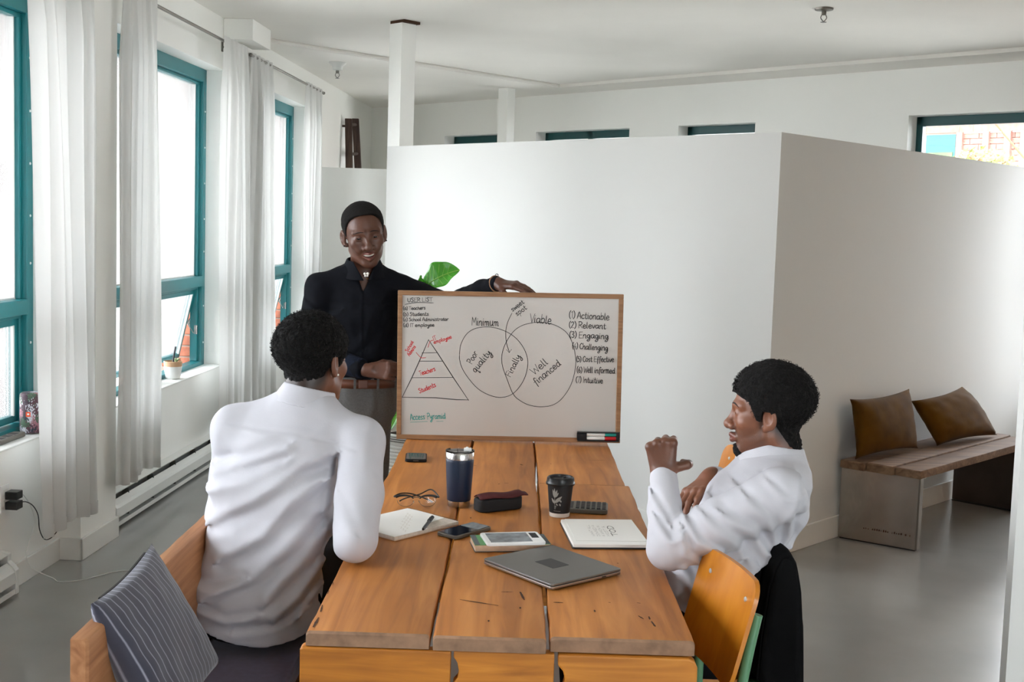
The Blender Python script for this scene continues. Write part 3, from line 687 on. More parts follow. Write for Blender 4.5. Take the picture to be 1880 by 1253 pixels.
def pillow(bm, c00, c10, c11, c01, thick, n=26, pin=.16, uvs=True, wrinkle=.0, seed=1, sag=0., back=1.):
    """a stuffed square cushion between four corners; front side bulges along +normal"""
    rnd = random.Random(seed); ph = [rnd.uniform(0, 6) for _ in range(8)]
    c00, c10, c11, c01 = map(Vector, (c00, c10, c11, c01))
    nrm = (c10-c00).cross(c01-c00).normalized(); uv = bm.loops.layers.uv.new('UVMap')
    def P(u, v, side):
        a, b = 2*u-1, 2*v-1
        # edges draw inward between the pointed corners
        uu_ = .5+.5*a*(1-pin*.5*(1-b*b)*(abs(a)**3)); vv = .5+.5*b*(1-pin*.5*(1-a*a)*(abs(b)**3))
        p = (c00*(1-uu_)+c10*uu_)*(1-vv)+(c01*(1-uu_)+c11*uu_)*vv
        h = ((1-a*a)*(1-b*b))**.42*thick*(1 if side > 0 else back)
        h *= 1+.10*math.sin(3*a+ph[0])*math.sin(2.5*b+ph[1])
        e = max(abs(a), abs(b))
        h += wrinkle*(math.sin(14*a+5*b+ph[2])*math.sin(4*b+ph[3])+.6*math.sin(16*b-4*a+ph[4]))*(1-e**6)*min(1, 1.9*e*e+.15)
        return p+nrm*side*h-Vector((0, 0, sag))*(1-a*a)*(v > .5)*0
    for side in (1, -1):
        V = [[bm.verts.new(P(i/(n-1), j/(n-1), side)) for j in range(n)] for i in range(n)]
        for i in range(n-1):
            for j in range(n-1):
                q = [(i, j), (i+1, j), (i+1, j+1), (i, j+1)]
                if side < 0: q = q[::-1]
                f = bm.faces.new([V[x][y] for x, y in q]); f.smooth = True
                for l, (x, y) in zip(f.loops, q): l[uv].uv = (x/(n-1), y/(n-1))
    bmesh.ops.remove_doubles(bm, verts=bm.verts, dist=.0004)
def piping(bm, cs, pin, r, n=14):
    c00, c10, c11, c01 = map(Vector, cs); pts = []
    for (A, Bc) in ((c00, c10), (c10, c11), (c11, c01), (c01, c00)):
        ctr = (c00+c10+c11+c01)/4
        for i in range(n):
            t = i/n; p = A.lerp(Bc, t); mid = (A+Bc)/2; pull = pin*.25*(1-(2*t-1)**2); pts.append(p+(ctr-mid)*pull*1.0)
    pts.append(pts[0]); tube(bm, pts, r, 6, caps=False)
cs = [(-.852, 2.36, .846), (-.860, 2.79, .855), (-.705, 2.84, .545), (-.698, 2.40, .532)]
pz = thing('throw_pillow', 'blue-grey striped pillow leaning in the near corner of the pew', 'pillow', (-.76, 2.6, .5))
bm = bmesh.new(); pillow(bm, *cs, .085, wrinkle=.002, seed=3, back=.45); obj('cover', bm, MAT['stripe'], pz, smooth=True)
bm = bmesh.new(); p_ = [Vector(cs[0]), Vector(cs[1])]
tube(bm, smooth_path([p_[0]*.86+p_[1]*.14+Vector((-.002, 0, -.010)), p_[0]*.5+p_[1]*.5+Vector((-.002, 0, -.019)), p_[0]*.12+p_[1]*.88+Vector((-.002, 0, -.010))], 8), .004, 6)
obj('zipper', bm, MAT['gasket'], pz)

# ---- school chairs: orange plywood on mint tube
def chair(label, loc, rz, tilt=.0, name='school_chair'):
    root = thing(name, label, 'chair', loc, 'orange school chairs along the right side of the table')
    M = Matrix.Translation(Vector(loc)) @ Matrix.Rotation(rz, 4, 'Z')
    # backrest, curved in plan, leaning back: local +x is where the sitter faces
    def back(u, v):
        y = (u-.5)*.345; z = .595+.25*v
        x = -.178-.065*(v-.2)+.05*(1-math.cos((u-.5)*1.6))
        return x, y, z
    bm = bmesh.new(); n, mv = 22, 12; 
    cols = 18; Fg = []; Bg = []
    def vspan(u):
        a = u*.345; d = min(a, .345-a); r = .045
        c = r-math.sqrt(max(0, r*r-(r-min(d, r))**2)); return c/.25, 1-c/.25
    for i in range(cols+1):
        t = i/cols; u = .5-.5*math.cos(PI*t); lo, hi = vspan(u); F_, B_ = [], []
        for j in range(9):
            v = lo+(hi-lo)*j/8; x, y, z = back(u, v); F_.append(bm.verts.new((x, y, z))); B_.append(bm.verts.new((x-.011, y, z)))
        Fg.append(F_); Bg.append(B_)
    for i in range(cols):
        for j in range(8):
            bm.faces.new((Fg[i][j], Fg[i+1][j], Fg[i+1][j+1], Fg[i][j+1])); bm.faces.new((Bg[i][j+1], Bg[i+1][j+1], Bg[i+1][j], Bg[i][j]))
        for j in (0, 8): bm.faces.new((Fg[i][j], Bg[i][j], Bg[i+1][j], Fg[i+1][j]))
    for i in (0, cols):
        for j in range(8): bm.faces.new((Fg[i][j], Fg[i][j+1], Bg[i][j+1], Bg[i][j]))
    bmesh.ops.remove_doubles(bm, verts=bm.verts, dist=.0003)
    bk_ = obj('backrest', bm, MAT['ply'], root, M, smooth=True, sharp=40)
    for s in (-1, 1):
        for z in (.03,):
            x, y, zz = back(.5+s*.33, .80); bm = bmesh.new(); lathe(bm, [(0, .0035), (.005, .003), (.007, 0)], 10)
            bmesh.ops.transform(bm, matrix=M @ Matrix.Translation((x, y, zz)) @ Matrix.Rotation(PI/2, 4, 'Y'), verts=bm.verts); obj('rivet', bm, MAT['screw'], bk_)
    bm = bmesh.new(); prism(bm, rrect(-.17, -.172, .20, .172, .06, 6), .445, .457); obj('seat', bm, MAT['ply'], root, M, bevel=.003)
    for s in (-1, 1):
        y = s*.135
        bm = bmesh.new(); tube(bm, smooth_path([(-.30, y, .011), (-.25, y, .20), (-.205, y, .42), (-.198, y, .55), (-.212, y, .66), (-.232, y, .765)], 5), .0125, 10); obj('rear_leg', bm, MAT['green_tube'], root, M, smooth=True, sharp=60)
        bm = bmesh.new(); tube(bm, smooth_path([(-.205, y, .432), (.05, y, .432), (.145, y, .425), (.17, y, .38), (.20, y, .011)], 5), .0125, 10); obj('front_leg', bm, MAT['green_tube'], root, M, smooth=True, sharp=60)
    for p_, q_ in (((-.26, -.135, .16), (-.26, .135, .16)), ((.17, -.135, .40), (.17, .135, .40))): bm = bmesh.new(); tube(bm, [p_, q_], .010, 8); obj("crossbar", bm, MAT["green_tube"], root, M)
    return root
rzA = math.atan2(-.14, -.99)
rzA = math.atan2(-.2, -.98)
def chair_at(cx, cy, rz, label):   # place by the middle of the backrest's top edge
    f = Vector((math.cos(rz), math.sin(rz), 0)); o_ = Vector((cx, cy, 0))+f*.225; return chair(label, (o_.x, o_.y, 0), rz)
chair_at(.550, 2.805, rzA, 'empty orange plywood chair on mint tubes nearest the camera, at the right table side')
chair_at(.715, 3.24, math.atan2(-.05, -1), 'plywood chair under the seated person on the right, covered by a black jacket')
chair_at(.862, 4.29, rzA, 'orange chair whose back shows behind the chin of the person on the right')

# black jacket over the back of the middle chair
jk = thing('jacket', 'black jacket draped over the chair back behind the person on the right', 'jacket', (.75, 3.2, .2))
bm = bmesh.new(); rnd = random.Random(9)
prof = [(.655, .50), (.662, .62), (.676, .75), (.684, .805), (.697, .838), (.716, .838), (.732, .810), (.741, .755), (.748, .64), (.754, .48), (.758, .32), (.760, .16)]
def jf(u, v):
    k = v*(len(prof)-1); i = min(int(k), len(prof)-2); t = k-i; x = prof[i][0]*(1-t)+prof[i+1][0]*t; z = prof[i][1]*(1-t)+prof[i+1][1]*t
    spread = .02+.05*max(0, (v-.45))
    y = 2.985-spread+(u*(.43+2*spread)); e = min(u, 1-u)
    drop = .018*max(0, 1-e/.12)**2
    wob = .012*math.sin(u*13+v*2)*max(0, v-.4)+.006*math.sin(u*29+1)
    return (x+wob, y+.006*math.sin(v*14), z-drop*(1 if .2 < v < .7 else .3))
grid(bm, jf, 34, 40)
for u_ in (0., 1.): grid(bm, lambda s, v: tuple(Vector(jf(u_, .40*(1-v))).lerp(Vector(jf(u_, .44+.56*v)), s)), 6, 14)
o = obj('body_cloth', bm, MAT['black_cloth'], jk, smooth=True); s_ = o.modifiers.new('thick', 'SOLIDIFY'); s_.thickness = .012; s_.offset = 0

# ---- bench on the right: planks on bent sheet steel
bench = thing('plank_bench', 'weathered plank bench on bent sheet-steel ends against the partition side', 'bench', PC+E1*1.45+E2*.25)
def bx(a, b, z): return M_P @ Vector((a+.165*(b-.02), b, z))
def slab(a0, a1, b0, b1, z0, z1, sk=.165):
    bm = bmesh.new(); box(bm, (a0, b0, z0), (a1, b1, z1))
    for v in bm.verts: v.co.x += sk*(v.co.y-.02)*(1 if sk else 0)
    return bm
bm = slab(.732, .742, .022, .44, .006, .392); obj('end_plate', bm, MAT['sheet'], bench, M_P, bevel=.003)
bm = slab(.732, .775, .43, .44, .006, .392); bm2 = slab(.732, .80, .022, .44, .384, .394)
obj('return_edge', bm, MAT['sheet'], bench, M_P, bevel=.003); obj('top_flange', bm2, MAT['sheet'], bench, M_P, bevel=.003)
obj('base_strip', slab(.736, .765, .03, .43, .0005, .006), MAT['gasket'], bench, M_P)
bm = bmesh.new(); rnd = random.Random(3)
for i in range(22):
    b = .16+i*.0115; h = rnd.uniform(.004, .011)
    if rnd.random() < .85: box(bm, (.7302+.165*(b-.02), b, .075-.0*i), (.7318+.165*(b-.02), b+rnd.uniform(.002, .007), .075+h))
obj('engraved_line', bm, MAT['gouge'], bench, M_P)['kind'] = 'stuff'
obj('end_plate', slab(2.17, 2.18, .022, .44, .006, .392, 0), MAT['sheet_dark'], bench, M_P, bevel=.003)
obj('return_edge', slab(2.10, 2.17, .43, .44, .006, .392, 0), MAT['sheet_dark'], bench, M_P); obj('base_strip', slab(2.15, 2.18, .03, .43, .0005, .006, 0), MAT['gasket'], bench, M_P)
for k, (b0, b1, a0, z1) in enumerate(((.025, .165, .715, .437), (.172, .312, .735, .442), (.318, .458, .765, .437))):
    bm = rough_plank(-b1, -b0, a0, 2.3, .395, z1, 50+k, ch=.005, amp=.003)
    bmesh.ops.transform(bm, matrix=M_P @ Matrix(((0, 1, 0, 0), (-1, 0, 0, 0), (0, 0, 1, 0), (0, 0, 0, 1))), verts=bm.verts)
    o = obj('plank', bm, [MAT['bench_wood'], MAT['bench_wood']], bench, smooth=True, sharp=30)
def cushion(label, cs, th, seed, w=.002, pin=.24):
    ctr = sum((Vector(c) for c in cs), Vector())/4; t = thing('throw_pillow', label, 'pillow', (ctr.x, ctr.y, min(c[2] for c in cs)), 'mustard velvet pillows on the bench')
    bm = bmesh.new(); pillow(bm, *cs, th, wrinkle=w, seed=seed, pin=pin, back=.6); obj('cover', bm, MAT['velvet'], t, smooth=True)
cushion('square mustard velvet pillow standing upright at the near end of the bench', [(1.845, 6.245, .452), (2.315, 6.64, .452), (2.285, 6.76, .776), (1.795, 6.235, .778)], .075, 21)
cushion('mustard velvet pillow slumped sideways at the far part of the bench', [(2.45, 6.72, .455), (2.985, 7.18, .452), (2.78, 7.26, .735), (2.31, 6.80, .70)], .095, 22, .003)

# ---- ladder behind the low wall
ld = thing('ladder', 'dark old wooden ladder leaning in the corner behind the low wall', 'ladder', (-1.6, 12, 0))
for (x0, y0, x1, y1) in ((-1.62, 11.75, -1.741, 12.0), (-1.505, 12.20, -1.735, 12.45)):
    bm = bmesh.new(); p0 = Vector((x0, y0, .02)); p1 = Vector((x1, y1, 2.66 if y1 < 12.2 else 2.70)); d = (p1-p0).normalized(); s = Vector((.035, 0, 0)); q = Vector((0, .022, 0))
    vs = [bm.verts.new(p+s*i+q*j) for p in (p0, p1) for i, j in ((-1, -1), (1, -1), (1, 1), (-1, 1))]
    for f in ((0, 1, 2, 3), (7, 6, 5, 4), (0, 4, 5, 1), (1, 5, 6, 2), (2, 6, 7, 3), (3, 7, 4, 0)): bm.faces.new([vs[i] for i in f])
    obj('rail', bm, MAT['ladder'], ld, bevel=.006)
for k in range(9):
    t = .08+k*.112; a = Vector((-1.62, 11.75, .02)).lerp(Vector((-1.741, 12, 2.66)), t); b = Vector((-1.505, 12.20, .02)).lerp(Vector((-1.735, 12.45, 2.70)), t)
    bm = bmesh.new(); tube(bm, [a, b], .016, 8); obj('rung', bm, MAT['ladder'], ld)
bm = bmesh.new(); tube(bm, [(-1.83, 12.0, 2.585), (-1.70, 12.0, 2.585)], .012, 8); tube(bm, [(-1.845, 12.0, 2.585), (-1.825, 12, 2.585)], .019, 8); obj('peg', bm, MAT['ladder'], ld)
struct('trim_5', B(((.02, -3.0165, .9), (.035, -3.0085, 1.62))), MAT['pew'], M=M_P)

# ---- ribbed planter with a fiddle leaf fig
pt = thing('ribbed_planter', 'white ribbed planter on the floor between the partition and the table', 'planter', (-.46, 6.0, 0))
bm = bmesh.new(); prof = [(0, 0), (.22, 0)]
z = .01
while z < .545: prof += [(.235, z), (.242, z+.006), (.242, z+.012), (.235, z+.0175)]; z += .018
prof += [(.245, .55), (.25, .585), (.235, .59), (.228, .54), (0, .52)]
lathe(bm, prof, 48, (-.46, 6.0, .0005)); obj('body', bm, MAT['ribbed'], pt, smooth=True, sharp=35)
for z in (.556, .567, .578):
    bm = bmesh.new(); tube(bm, [(-.46+.2475*math.cos(a*PI/24), 6+.2475*math.sin(a*PI/24), z) for a in range(49)], .0025, 5, caps=False); obj('rim_line', bm, MAT['grey_plastic'], pt)
bm = bmesh.new(); lathe(bm, [(0, .545), (.22, .54), (.229, .53)], 30, (-.46, 6.0, .0)); obj('soil', bm, MAT['soil'], pt)
fig = thing('fiddle_leaf_fig', 'fiddle leaf fig with big glossy leaves behind the whiteboard', 'plant', (-.46, 6.0, .545))
bm = bmesh.new(); tube(bm, smooth_path([(-.46, 6.0, .545), (-.45, 6.0, .8), (-.43, 6.01, 1.05), (-.45, 6.0, 1.34)], 6), .012, 8, radii=[.014-.008*i/18 for i in range(19)]); obj('stem', bm, MAT['bark'], fig, smooth=True)
def leaf(base, tip, nrm, width, curl, seed, full=.55):
    base = Vector(base); tip = Vector(tip); d = tip-base; L = d.length; d.normalize(); n = (Vector(nrm)-d*Vector(nrm).dot(d)).normalized(); s = d.cross(n); rnd = random.Random(seed); p1 = rnd.uniform(0, 6)
    wid = lambda u: width*(math.sin(PI*min(1, u**.72))**.75)*(.62+full*u) if 0 < u < 1 else .002
    def fn(u, v):
        a = 2*v-1; w = wid(u); h = curl*L*(-(u-.45)**2*1.6)+.28*abs(a)**1.6*w+.10*w*math.sin(u*15+p1)*abs(a)-.03*w*math.cos(u*44)*(1-abs(a))*min(1, 4*abs(a))
        return base+d*L*u+s*a*w*(1-.10*abs(a))+n*h
    bm = bmesh.new(); grid(bm, fn, 26, 13)
    o = obj('leaf', bm, MAT['leaf'], fig, smooth=True); so = o.modifiers.new('t', 'SOLIDIFY'); so.thickness = .0012
    bm = bmesh.new(); tube(bm, [fn(i/16, .5)+n*.002 for i in range(17)], .003, 6)
    for k in range(1, 7):
        u = .12*k+.08
        for v in (.1, .9): tube(bm, [fn(max(u-.08, 0), .5)+n*.0015, fn(u, .5+(v-.5)*.55)+n*.002, fn(min(u+.05, .98), v)+n*.002], .0014, 4)
    obj('vein', bm, MAT['leaf_vein'], o)
    return o
leaf((-.485, 5.97, 1.315), (-.300, 5.90, 1.425), (.05, -.75, .65), .084, .25, 1, 1.0)
leaf((-.45, 6.0, 1.28), (-.50, 5.88, 1.38), (-.5, -.6, .6), .05, .3, 2)
leaf((-.44, 5.99, 1.0), (-.63, 5.80, .84), (-.4, -.7, .55), .085, .2, 3)
leaf((-.45, 6.0, .86), (-.62, 5.78, .63), (-.5, -.8, .35), .085, .2, 4)
leaf((-.43, 6.0, 1.1), (-.22, 5.88, 1.14), (.2, -.6, .75), .085, .3, 5)
leaf((-.44, 6.0, .9), (-.24, 5.80, .90), (.3, -.6, .75), .085, .3, 6)
leaf((-.43, 6.0, 1.18), (-.40, 6.24, 1.22), (0, .5, .85), .08, .3, 7)
# ================================================================== WHITEBOARD
TH = math.radians(.75)
M_BD = Matrix(((math.cos(TH), 0, -math.sin(TH), -.470), (0, 1, 0, 4.772), (math.sin(TH), 0, math.cos(TH), .7605), (0, 0, 0, 1)))
bd = thing('whiteboard', 'wood framed whiteboard with marker diagrams standing on the table end', 'whiteboard', M_BD @ Vector((.457, 0, 0)))
BWd, BHt, FR = .914, .609, .019
for nm, a, b in (('frame_rail', (0, -.010, 0), (BWd, .010, FR)), ('frame_rail', (0, -.010, BHt-FR), (BWd, .010, BHt)), ('frame_stile', (0, -.0101, FR), (FR, .0101, BHt-FR)), ('frame_stile', (BWd-FR, -.0101, FR), (BWd, .0101, BHt-FR))):
    obj(nm, B((a, b)), MAT['oak_frame'], bd, M_BD, bevel=.002)
obj('panel', B(((FR-.003, -.004, FR-.003), (BWd-FR+.003, .006, BHt-FR+.003))), MAT['whiteboard'], bd, M_BD)
def px(x, y):      # drawing units of the board: a 418 x 275 sketch sheet mapped to board metres
    x -= 937; y -= 675
    return (.4606+.0022174*x+.0000399*y, .3063+.0000417*x-.002232*y)
def ribbon(bm, pts, w, lift=-.0045):
    """a flat marker stroke through board points (metres)"""
    P = [Vector((p[0], p[1])) for p in pts]
    Q = [P[0]]
    for p in P[1:]:
        if (p-Q[-1]).length > 1e-5: Q.append(p)
    if len(Q) < 2: return
    rows = []
    for i, p in enumerate(Q):
        d = (Q[min(i+1, len(Q)-1)]-Q[max(i-1, 0)]);
        if d.length < 1e-9: d = Vector((1, 0))
        d.normalize(); s = Vector((-d.y, d.x))*w/2
        e = -d*w*.4 if i == 0 else (d*w*.4 if i == len(Q)-1 else Vector((0, 0)))
        f = .6 if i in (0, len(Q)-1) else 1
        lf = lift-.000012*i; rows.append([bm.verts.new((p.x+e.x+s.x*f, lf, p.y+e.y+s.y*f)), bm.verts.new((p.x+e.x-s.x*f, lf, p.y+e.y-s.y*f))])
    for a, b in zip(rows, rows[1:]): bm.faces.new((a[0], a[1], b[1], b[0]))
def cr(pts, n=5, closed=False):
    P = [Vector((*p, 0)) for p in pts]
    if closed: P = [P[-1]]+P+[P[0], P[1]]
    if len(P) < 3: return [tuple(p[:2]) for p in P]
    out = smooth_path(P, n); out = [(v.x, v.y) for v in out]
    return out[n:-n] if closed else out
GL = {
 'a': (5, [[(4, 4.4), (2.5, 5), (.8, 4), (.5, 2), (1.5, .3), (3, .9), (4, 3.4), (4.1, 4.8), (4, 1), (4.9, .3)]]),
 'b': (4.8, [[(.8, 8.5), (.6, .3)], [(.6, 3), (2, 5), (3.8, 4), (3.8, 1.5), (2.2, 0), (.6, .8)]]),
 'c': (4.3, [[(3.8, 4.2), (2.2, 5), (.6, 3), (1, .8), (2.4, 0), (4, .8)]]),
 'd': (5.2, [[(3.8, 4), (2.4, 5), (.6, 3.2), (1, .6), (2.6, .3), (3.8, 2.5), (4.2, 8.5), (4, 1), (4.8, .2)]]),
 'e': (4.5, [[(.7, 2.4), (3.6, 2.8), (3.2, 4.6), (1.8, 5), (.5, 2.6), (1.2, .4), (2.6, 0), (4.2, 1)]]),
 'f': (3.8, [[(4.2, 7.6), (3.2, 8.5), (2.2, 7), (1.8, 2), (1.4, -3)], [(.4, 4.2), (3.6, 4.6)]]),
 'g': (5, [[(3.8, 4.4), (2.2, 5), (.6, 3.2), (1.2, .8), (2.8, 1), (4, 4.5), (3.8, -2), (2, -4), (.6, -2.8), (4.6, .6)]]),
 'h': (4.8, [[(.8, 8.5), (.6, 0)], [(.6, 2.5), (2.2, 5), (3.6, 4), (3.6, .4), (4.4, .2)]]),
 'i': (2.3, [[(.8, 4.8), (.8, .6), (1.6, .2)], [(.9, 6.5), (1.2, 6.8)]]),
 'k': (4.4, [[(.8, 8.5), (.6, 0)], [(3.6, 4.8), (.8, 2.2), (3.8, 0)]]),
 'l': (2.4, [[(.9, 8.5), (.8, .7), (1.7, .2)]]),
 'm': (6.6, [[(.6, 5), (.6, 0)], [(.6, 3), (1.8, 5), (2.8, 4), (2.8, 0)], [(2.8, 3), (4, 5), (5.2, 4), (5.2, .4), (6, .2)]]),
 'n': (4.8, [[(.6, 5), (.6, 0)], [(.6, 3), (2.2, 5), (3.6, 4), (3.6, .4), (4.4, .2)]]),
 'o': (4.6, [[(2.2, 5), (.6, 3.6), (.7, 1.2), (2.2, 0), (3.8, 1.4), (3.8, 3.8), (2.3, 5), (2, 4.8)]]),
 'p': (4.8, [[(.8, 5), (.5, -4)], [(.7, 3.6), (2.2, 5), (3.8, 3.8), (3.6, 1.2), (2, .2), (.6, 1)]]),
 'q': (4.8, [[(3.6, 4.4), (2.2, 5), (.6, 3.2), (1, .8), (2.6, .8), (3.6, 4), (3.4, -4), (4.4, -2.6)]]),
 'r': (3.6, [[(.7, 5), (.7, 0)], [(.7, 2.8), (1.8, 4.8), (3.4, 4.8)]]),
 's': (4, [[(3.4, 4.4), (2, 5), (.8, 3.9), (3, 1.8), (2.4, .2), (.4, .5)]]),
 't': (3.6, [[(1.6, 7.6), (1.4, 1), (2.4, 0), (3.2, .6)], [(.2, 5), (3.2, 5.2)]]),
 'u': (4.9, [[(.6, 5), (.7, 1), (2, 0), (3.6, 2)], [(3.7, 5), (3.7, .6), (4.5, .2)]]),
 'v': (4, [[(.4, 5), (2, 0), (3.6, 5.2)]]),
 'w': (5.6, [[(.4, 5), (1.4, 0), (2.8, 4), (4, 0), (5.2, 5.2)]]),
 'y': (4.8, [[(.6, 5), (1, 2.2), (2.4, 1.6), (3.8, 5)], [(3.9, 5), (3.4, -2), (1.8, -4), (.6, -2.6), (4.6, .6)]]),
 'A': (5.2, [[(.2, 0), (2.6, 8.5), (4.8, 0)], [(1, 3), (4.2, 3.2)]]),
 'C': (5, [[(4.6, 7), (3, 8.4), (.8, 6), (.8, 2), (2.6, 0), (4.8, 1.4)]]),
 'E': (5, [[(4.4, 8.4), (.8, 8.2)], [(.8, 8.2), (.6, 0)], [(.6, 0), (4.6, .2)], [(.8, 4.3), (3.8, 4.5)]]),
 'F': (4.6, [[(4.6, 8.4), (.8, 8.2)], [(.8, 8.2), (.6, 0)], [(.8, 4.3), (3.8, 4.6)]]),
 'I': (2, [[(1, 8.4), (.9, 0)]]),
 'L': (4.6, [[(.8, 8.4), (.6, .2)], [(.6, .2), (4, .2)]]),
 'M': (6.4, [[(.4, 0), (.9, 8.4)], [(.9, 8.4), (3, 3)], [(3, 3), (5.2, 8.4)], [(5.2, 8.4), (5.8, 0)]]),
 'O': (5.4, [[(2.6, 8.4), (.6, 6), (.7, 2.2), (2.6, 0), (4.6, 2.4), (4.6, 6.2), (2.7, 8.4), (2.3, 8.2)]]),
 'D': (5.2, [[(.8, 8.4), (.8, 0)], [(.3, 8.4), (3, 8), (4.8, 4.6), (3, .6), (.4, 0)]]),
 'H': (5, [[(.6, 8.4), (.6, 0)], [(4.2, 8.4), (4.2, 0)], [(.6, 4.3), (4.2, 4.3)]]),
 'N': (5, [[(.6, 0), (.6, 8.4)], [(.6, 8.4), (4.2, 0)], [(4.2, 0), (4.2, 8.4)]]),
 'P': (4.8, [[(.8, 8.4), (.6, 0)], [(.2, 8.2), (3, 8.4), (4.4, 6.4), (3, 4.2), (.8, 3.8)]]),
 'R': (5.2, [[(.8, 8.4), (.6, 0)], [(.2, 8.2), (3, 8.4), (4.4, 6.4), (3, 4.2), (.8, 3.8)], [(2, 4), (4.8, 0)]]),
 'S': (4.8, [[(4.2, 7.4), (2.6, 8.4), (.8, 6.8), (3.6, 3.4), (3.4, .8), (1.6, 0), (.3, 1.2)]]),
 'T': (5, [[(.1, 8.2), (5, 8.4)], [(2.6, 8.2), (2.4, 0)]]),
 'U': (5.2, [[(.6, 8.4), (.7, 2), (2.4, 0), (4.2, 1.8), (4.4, 8.4)]]),
 'V': (4.6, [[(.2, 8.4), (2.4, 0)], [(2.4, 0), (5, 8.6)]]),
 'W': (6.6, [[(.2, 8.4), (1.6, 0)], [(1.6, 0), (3.4, 6)], [(3.4, 6), (5, 0)], [(5, 0), (6.6, 8.6)]]),
 '1': (3, [[(.8, 6.6), (1.8, 8)], [(1.8, 8), (1.8, 0)]]), '2': (4.2, [[(.4, 6.4), (1.8, 8), (3.4, 6.4), (.4, .2)], [(.4, .2), (3.8, .2)]]),
 '3': (4, [[(.4, 7.4), (2.4, 8), (3, 5.8), (1.4, 4.4), (3.4, 2.4), (2, 0), (.2, .8)]]), '4': (4.4, [[(2.6, 8), (.3, 3)], [(.3, 3), (4, 3)], [(3, 5), (3, 0)]]),
 '5': (4, [[(3.4, 8), (.8, 8)], [(.8, 8), (.6, 4.6), (2.6, 4.8), (3.4, 2.4), (1.8, 0), (.2, .8)]]), '6': (4.2, [[(2.8, 8), (.8, 4), (1, .8), (2.4, 0), (3.6, 1.8), (2.4, 3.8), (.8, 2.8)]]),
 '7': (4, [[(.3, 8), (3.6, 8)], [(3.6, 8), (1.6, 0)]]), '(': (2.4, [[(2, 9), (.6, 6), (.6, 2), (2, -1)]]), ')': (2.4, [[(.4, 9), (1.8, 6), (1.8, 2), (.4, -1)]]), ' ': (2.6, []), '&': (5, [[(4.4, 0), (1, 6.4), (2, 8.4), (3, 6.8), (.6, 2), (1.8, 0), (4.2, 3)]]),
}
def text_strokes(s, p0, p1, cap, jit=.25, seed=0, slant=.0):
    """hand written strokes on the segment p0..p1 (sheet units, y down), cap height in sheet units"""
    rnd = random.Random(seed+len(s)); W = sum(GL[c][0] for c in s); d = Vector((p1[0]-p0[0], p1[1]-p0[1])); L = d.length; d.normalize(); up = Vector((d.y, -d.x))
    sx = L/W; sy = cap/8.4; x = 0; out = []
    for c in s:
        w, st = GL[c]; jy = rnd.uniform(-jit, jit); js = rnd.uniform(.93, 1.07)
        for k in st:
            q = [Vector((p0[0], p0[1]))+d*((x+a+slant*b)*sx)+up*((b*js+jy)*sy) for a, b in k]
            out.append(cr([(v.x, v.y) for v in q], 4) if len(q) > 2 else [(v.x, v.y) for v in q])
        x += w
    return out
def write(name, strokes, ink, w, parent, lift=-.0045):
    bm = bmesh.new(); w *= 1.5
    for k_, s in enumerate(strokes): ribbon(bm, [px(*p) for p in s], w, lift-.00004*(k_ % 25))
    return obj(name, bm, MAT[ink], parent, M_BD)
WORDS = [
 ('USER LIST', (749, 557), (795, 555.5), 7.2, 'ink', .0017), ('(a) Teachers', (741, 571.5), (782, 570.5), 6.4, 'ink', .0016), ('(b) Students', (741, 582.5), (788, 581.5), 6.4, 'ink', .0016),
 ('(c) School Administrator', (741, 592), (824, 591), 6.2, 'ink', .0015), ('(d) IT employee', (741, 602.5), (798, 601.5), 6.4, 'ink', .0016),
 ('School', (748.5, 649), (760, 629.5), 6, 'ink_red', .0017), ('Admins', (752, 656), (764, 638.5), 6, 'ink_red', .0017), ('IT', (796.5, 628), (802.5, 625.5), 8, 'ink_red', .0017), ('employee', (797, 633.5), (830, 623), 6.6, 'ink_red', .0017),
 ('Teachers', (771, 692), (800, 682.5), 8.5, 'ink_red', .0018), ('Students', (770, 724), (801, 711.5), 8.5, 'ink_red', .0018), ('Access', (752.5, 774), (780, 772), 11, 'ink_teal', .0018), ('Pyramid', (784, 772.5), (818, 770.5), 11, 'ink_teal', .0018),
 ('Minimum', (866, 599.5), (916, 600.5), 14, 'ink', .0021), ('Viable', (972, 594), (1012, 597.5), 15, 'ink', .0021), ('sweet', (941, 575), (963, 558.5), 8.5, 'ink', .0019), ('spot', (949, 583), (968, 569), 8.5, 'ink', .0019),
 ('Poor', (866, 671), (878, 650), 11, 'ink', .0019), ('quality', (873, 687), (903, 650), 12, 'ink', .0021), ('Finally', (937, 695), (957, 656), 11.5, 'ink', .0019), ('Well', (981, 691), (1007, 668), 13, 'ink', .0021), ('financed', (984, 710), (1031, 671), 13, 'ink', .0021),
 ('(1) Actionable', (1044, 586), (1118, 590), 12, 'ink', .0021), ('(2) Relevant', (1044, 604), (1112, 606), 11, 'ink', .0021), ('(3) Engaging', (1045, 622), (1117, 624.5), 11, 'ink', .0021), ('(4) Challenging', (1050, 642), (1116, 646), 10.5, 'ink', .0020),
 ('(5) Cost Effective', (1058, 666), (1127, 666.5), 10, 'ink', .0020), ('(6) Well informed', (1059, 686), (1129, 687.5), 11, 'ink', .0020), ('(7) Intuitive', (1057, 704), (1107, 706), 10.5, 'ink', .0020)]
for k, (s, a, b, c, ink, w) in enumerate(WORDS): write('handwriting', text_strokes(s, a, b, c, seed=k), ink, w, bd)
C1 = [(500, 640), (510, 570), (550, 502), (612, 468), (700, 462), (790, 487), (860, 532), (912, 600), (936, 680), (922, 770), (882, 845), (828, 895), (760, 911), (690, 896), (620, 857), (560, 792), (520, 730), (503, 680)]
C2 = [(980, 433), (900, 452), (840, 495), (790, 575), (770, 650), (776, 715), (802, 790), (842, 888), (885, 930), (945, 960), (1020, 971), (1095, 960), (1155, 918), (1212, 830), (1241, 715), (1236, 622), (1215, 550), (1178, 492), (1115, 452), (1045, 434)]
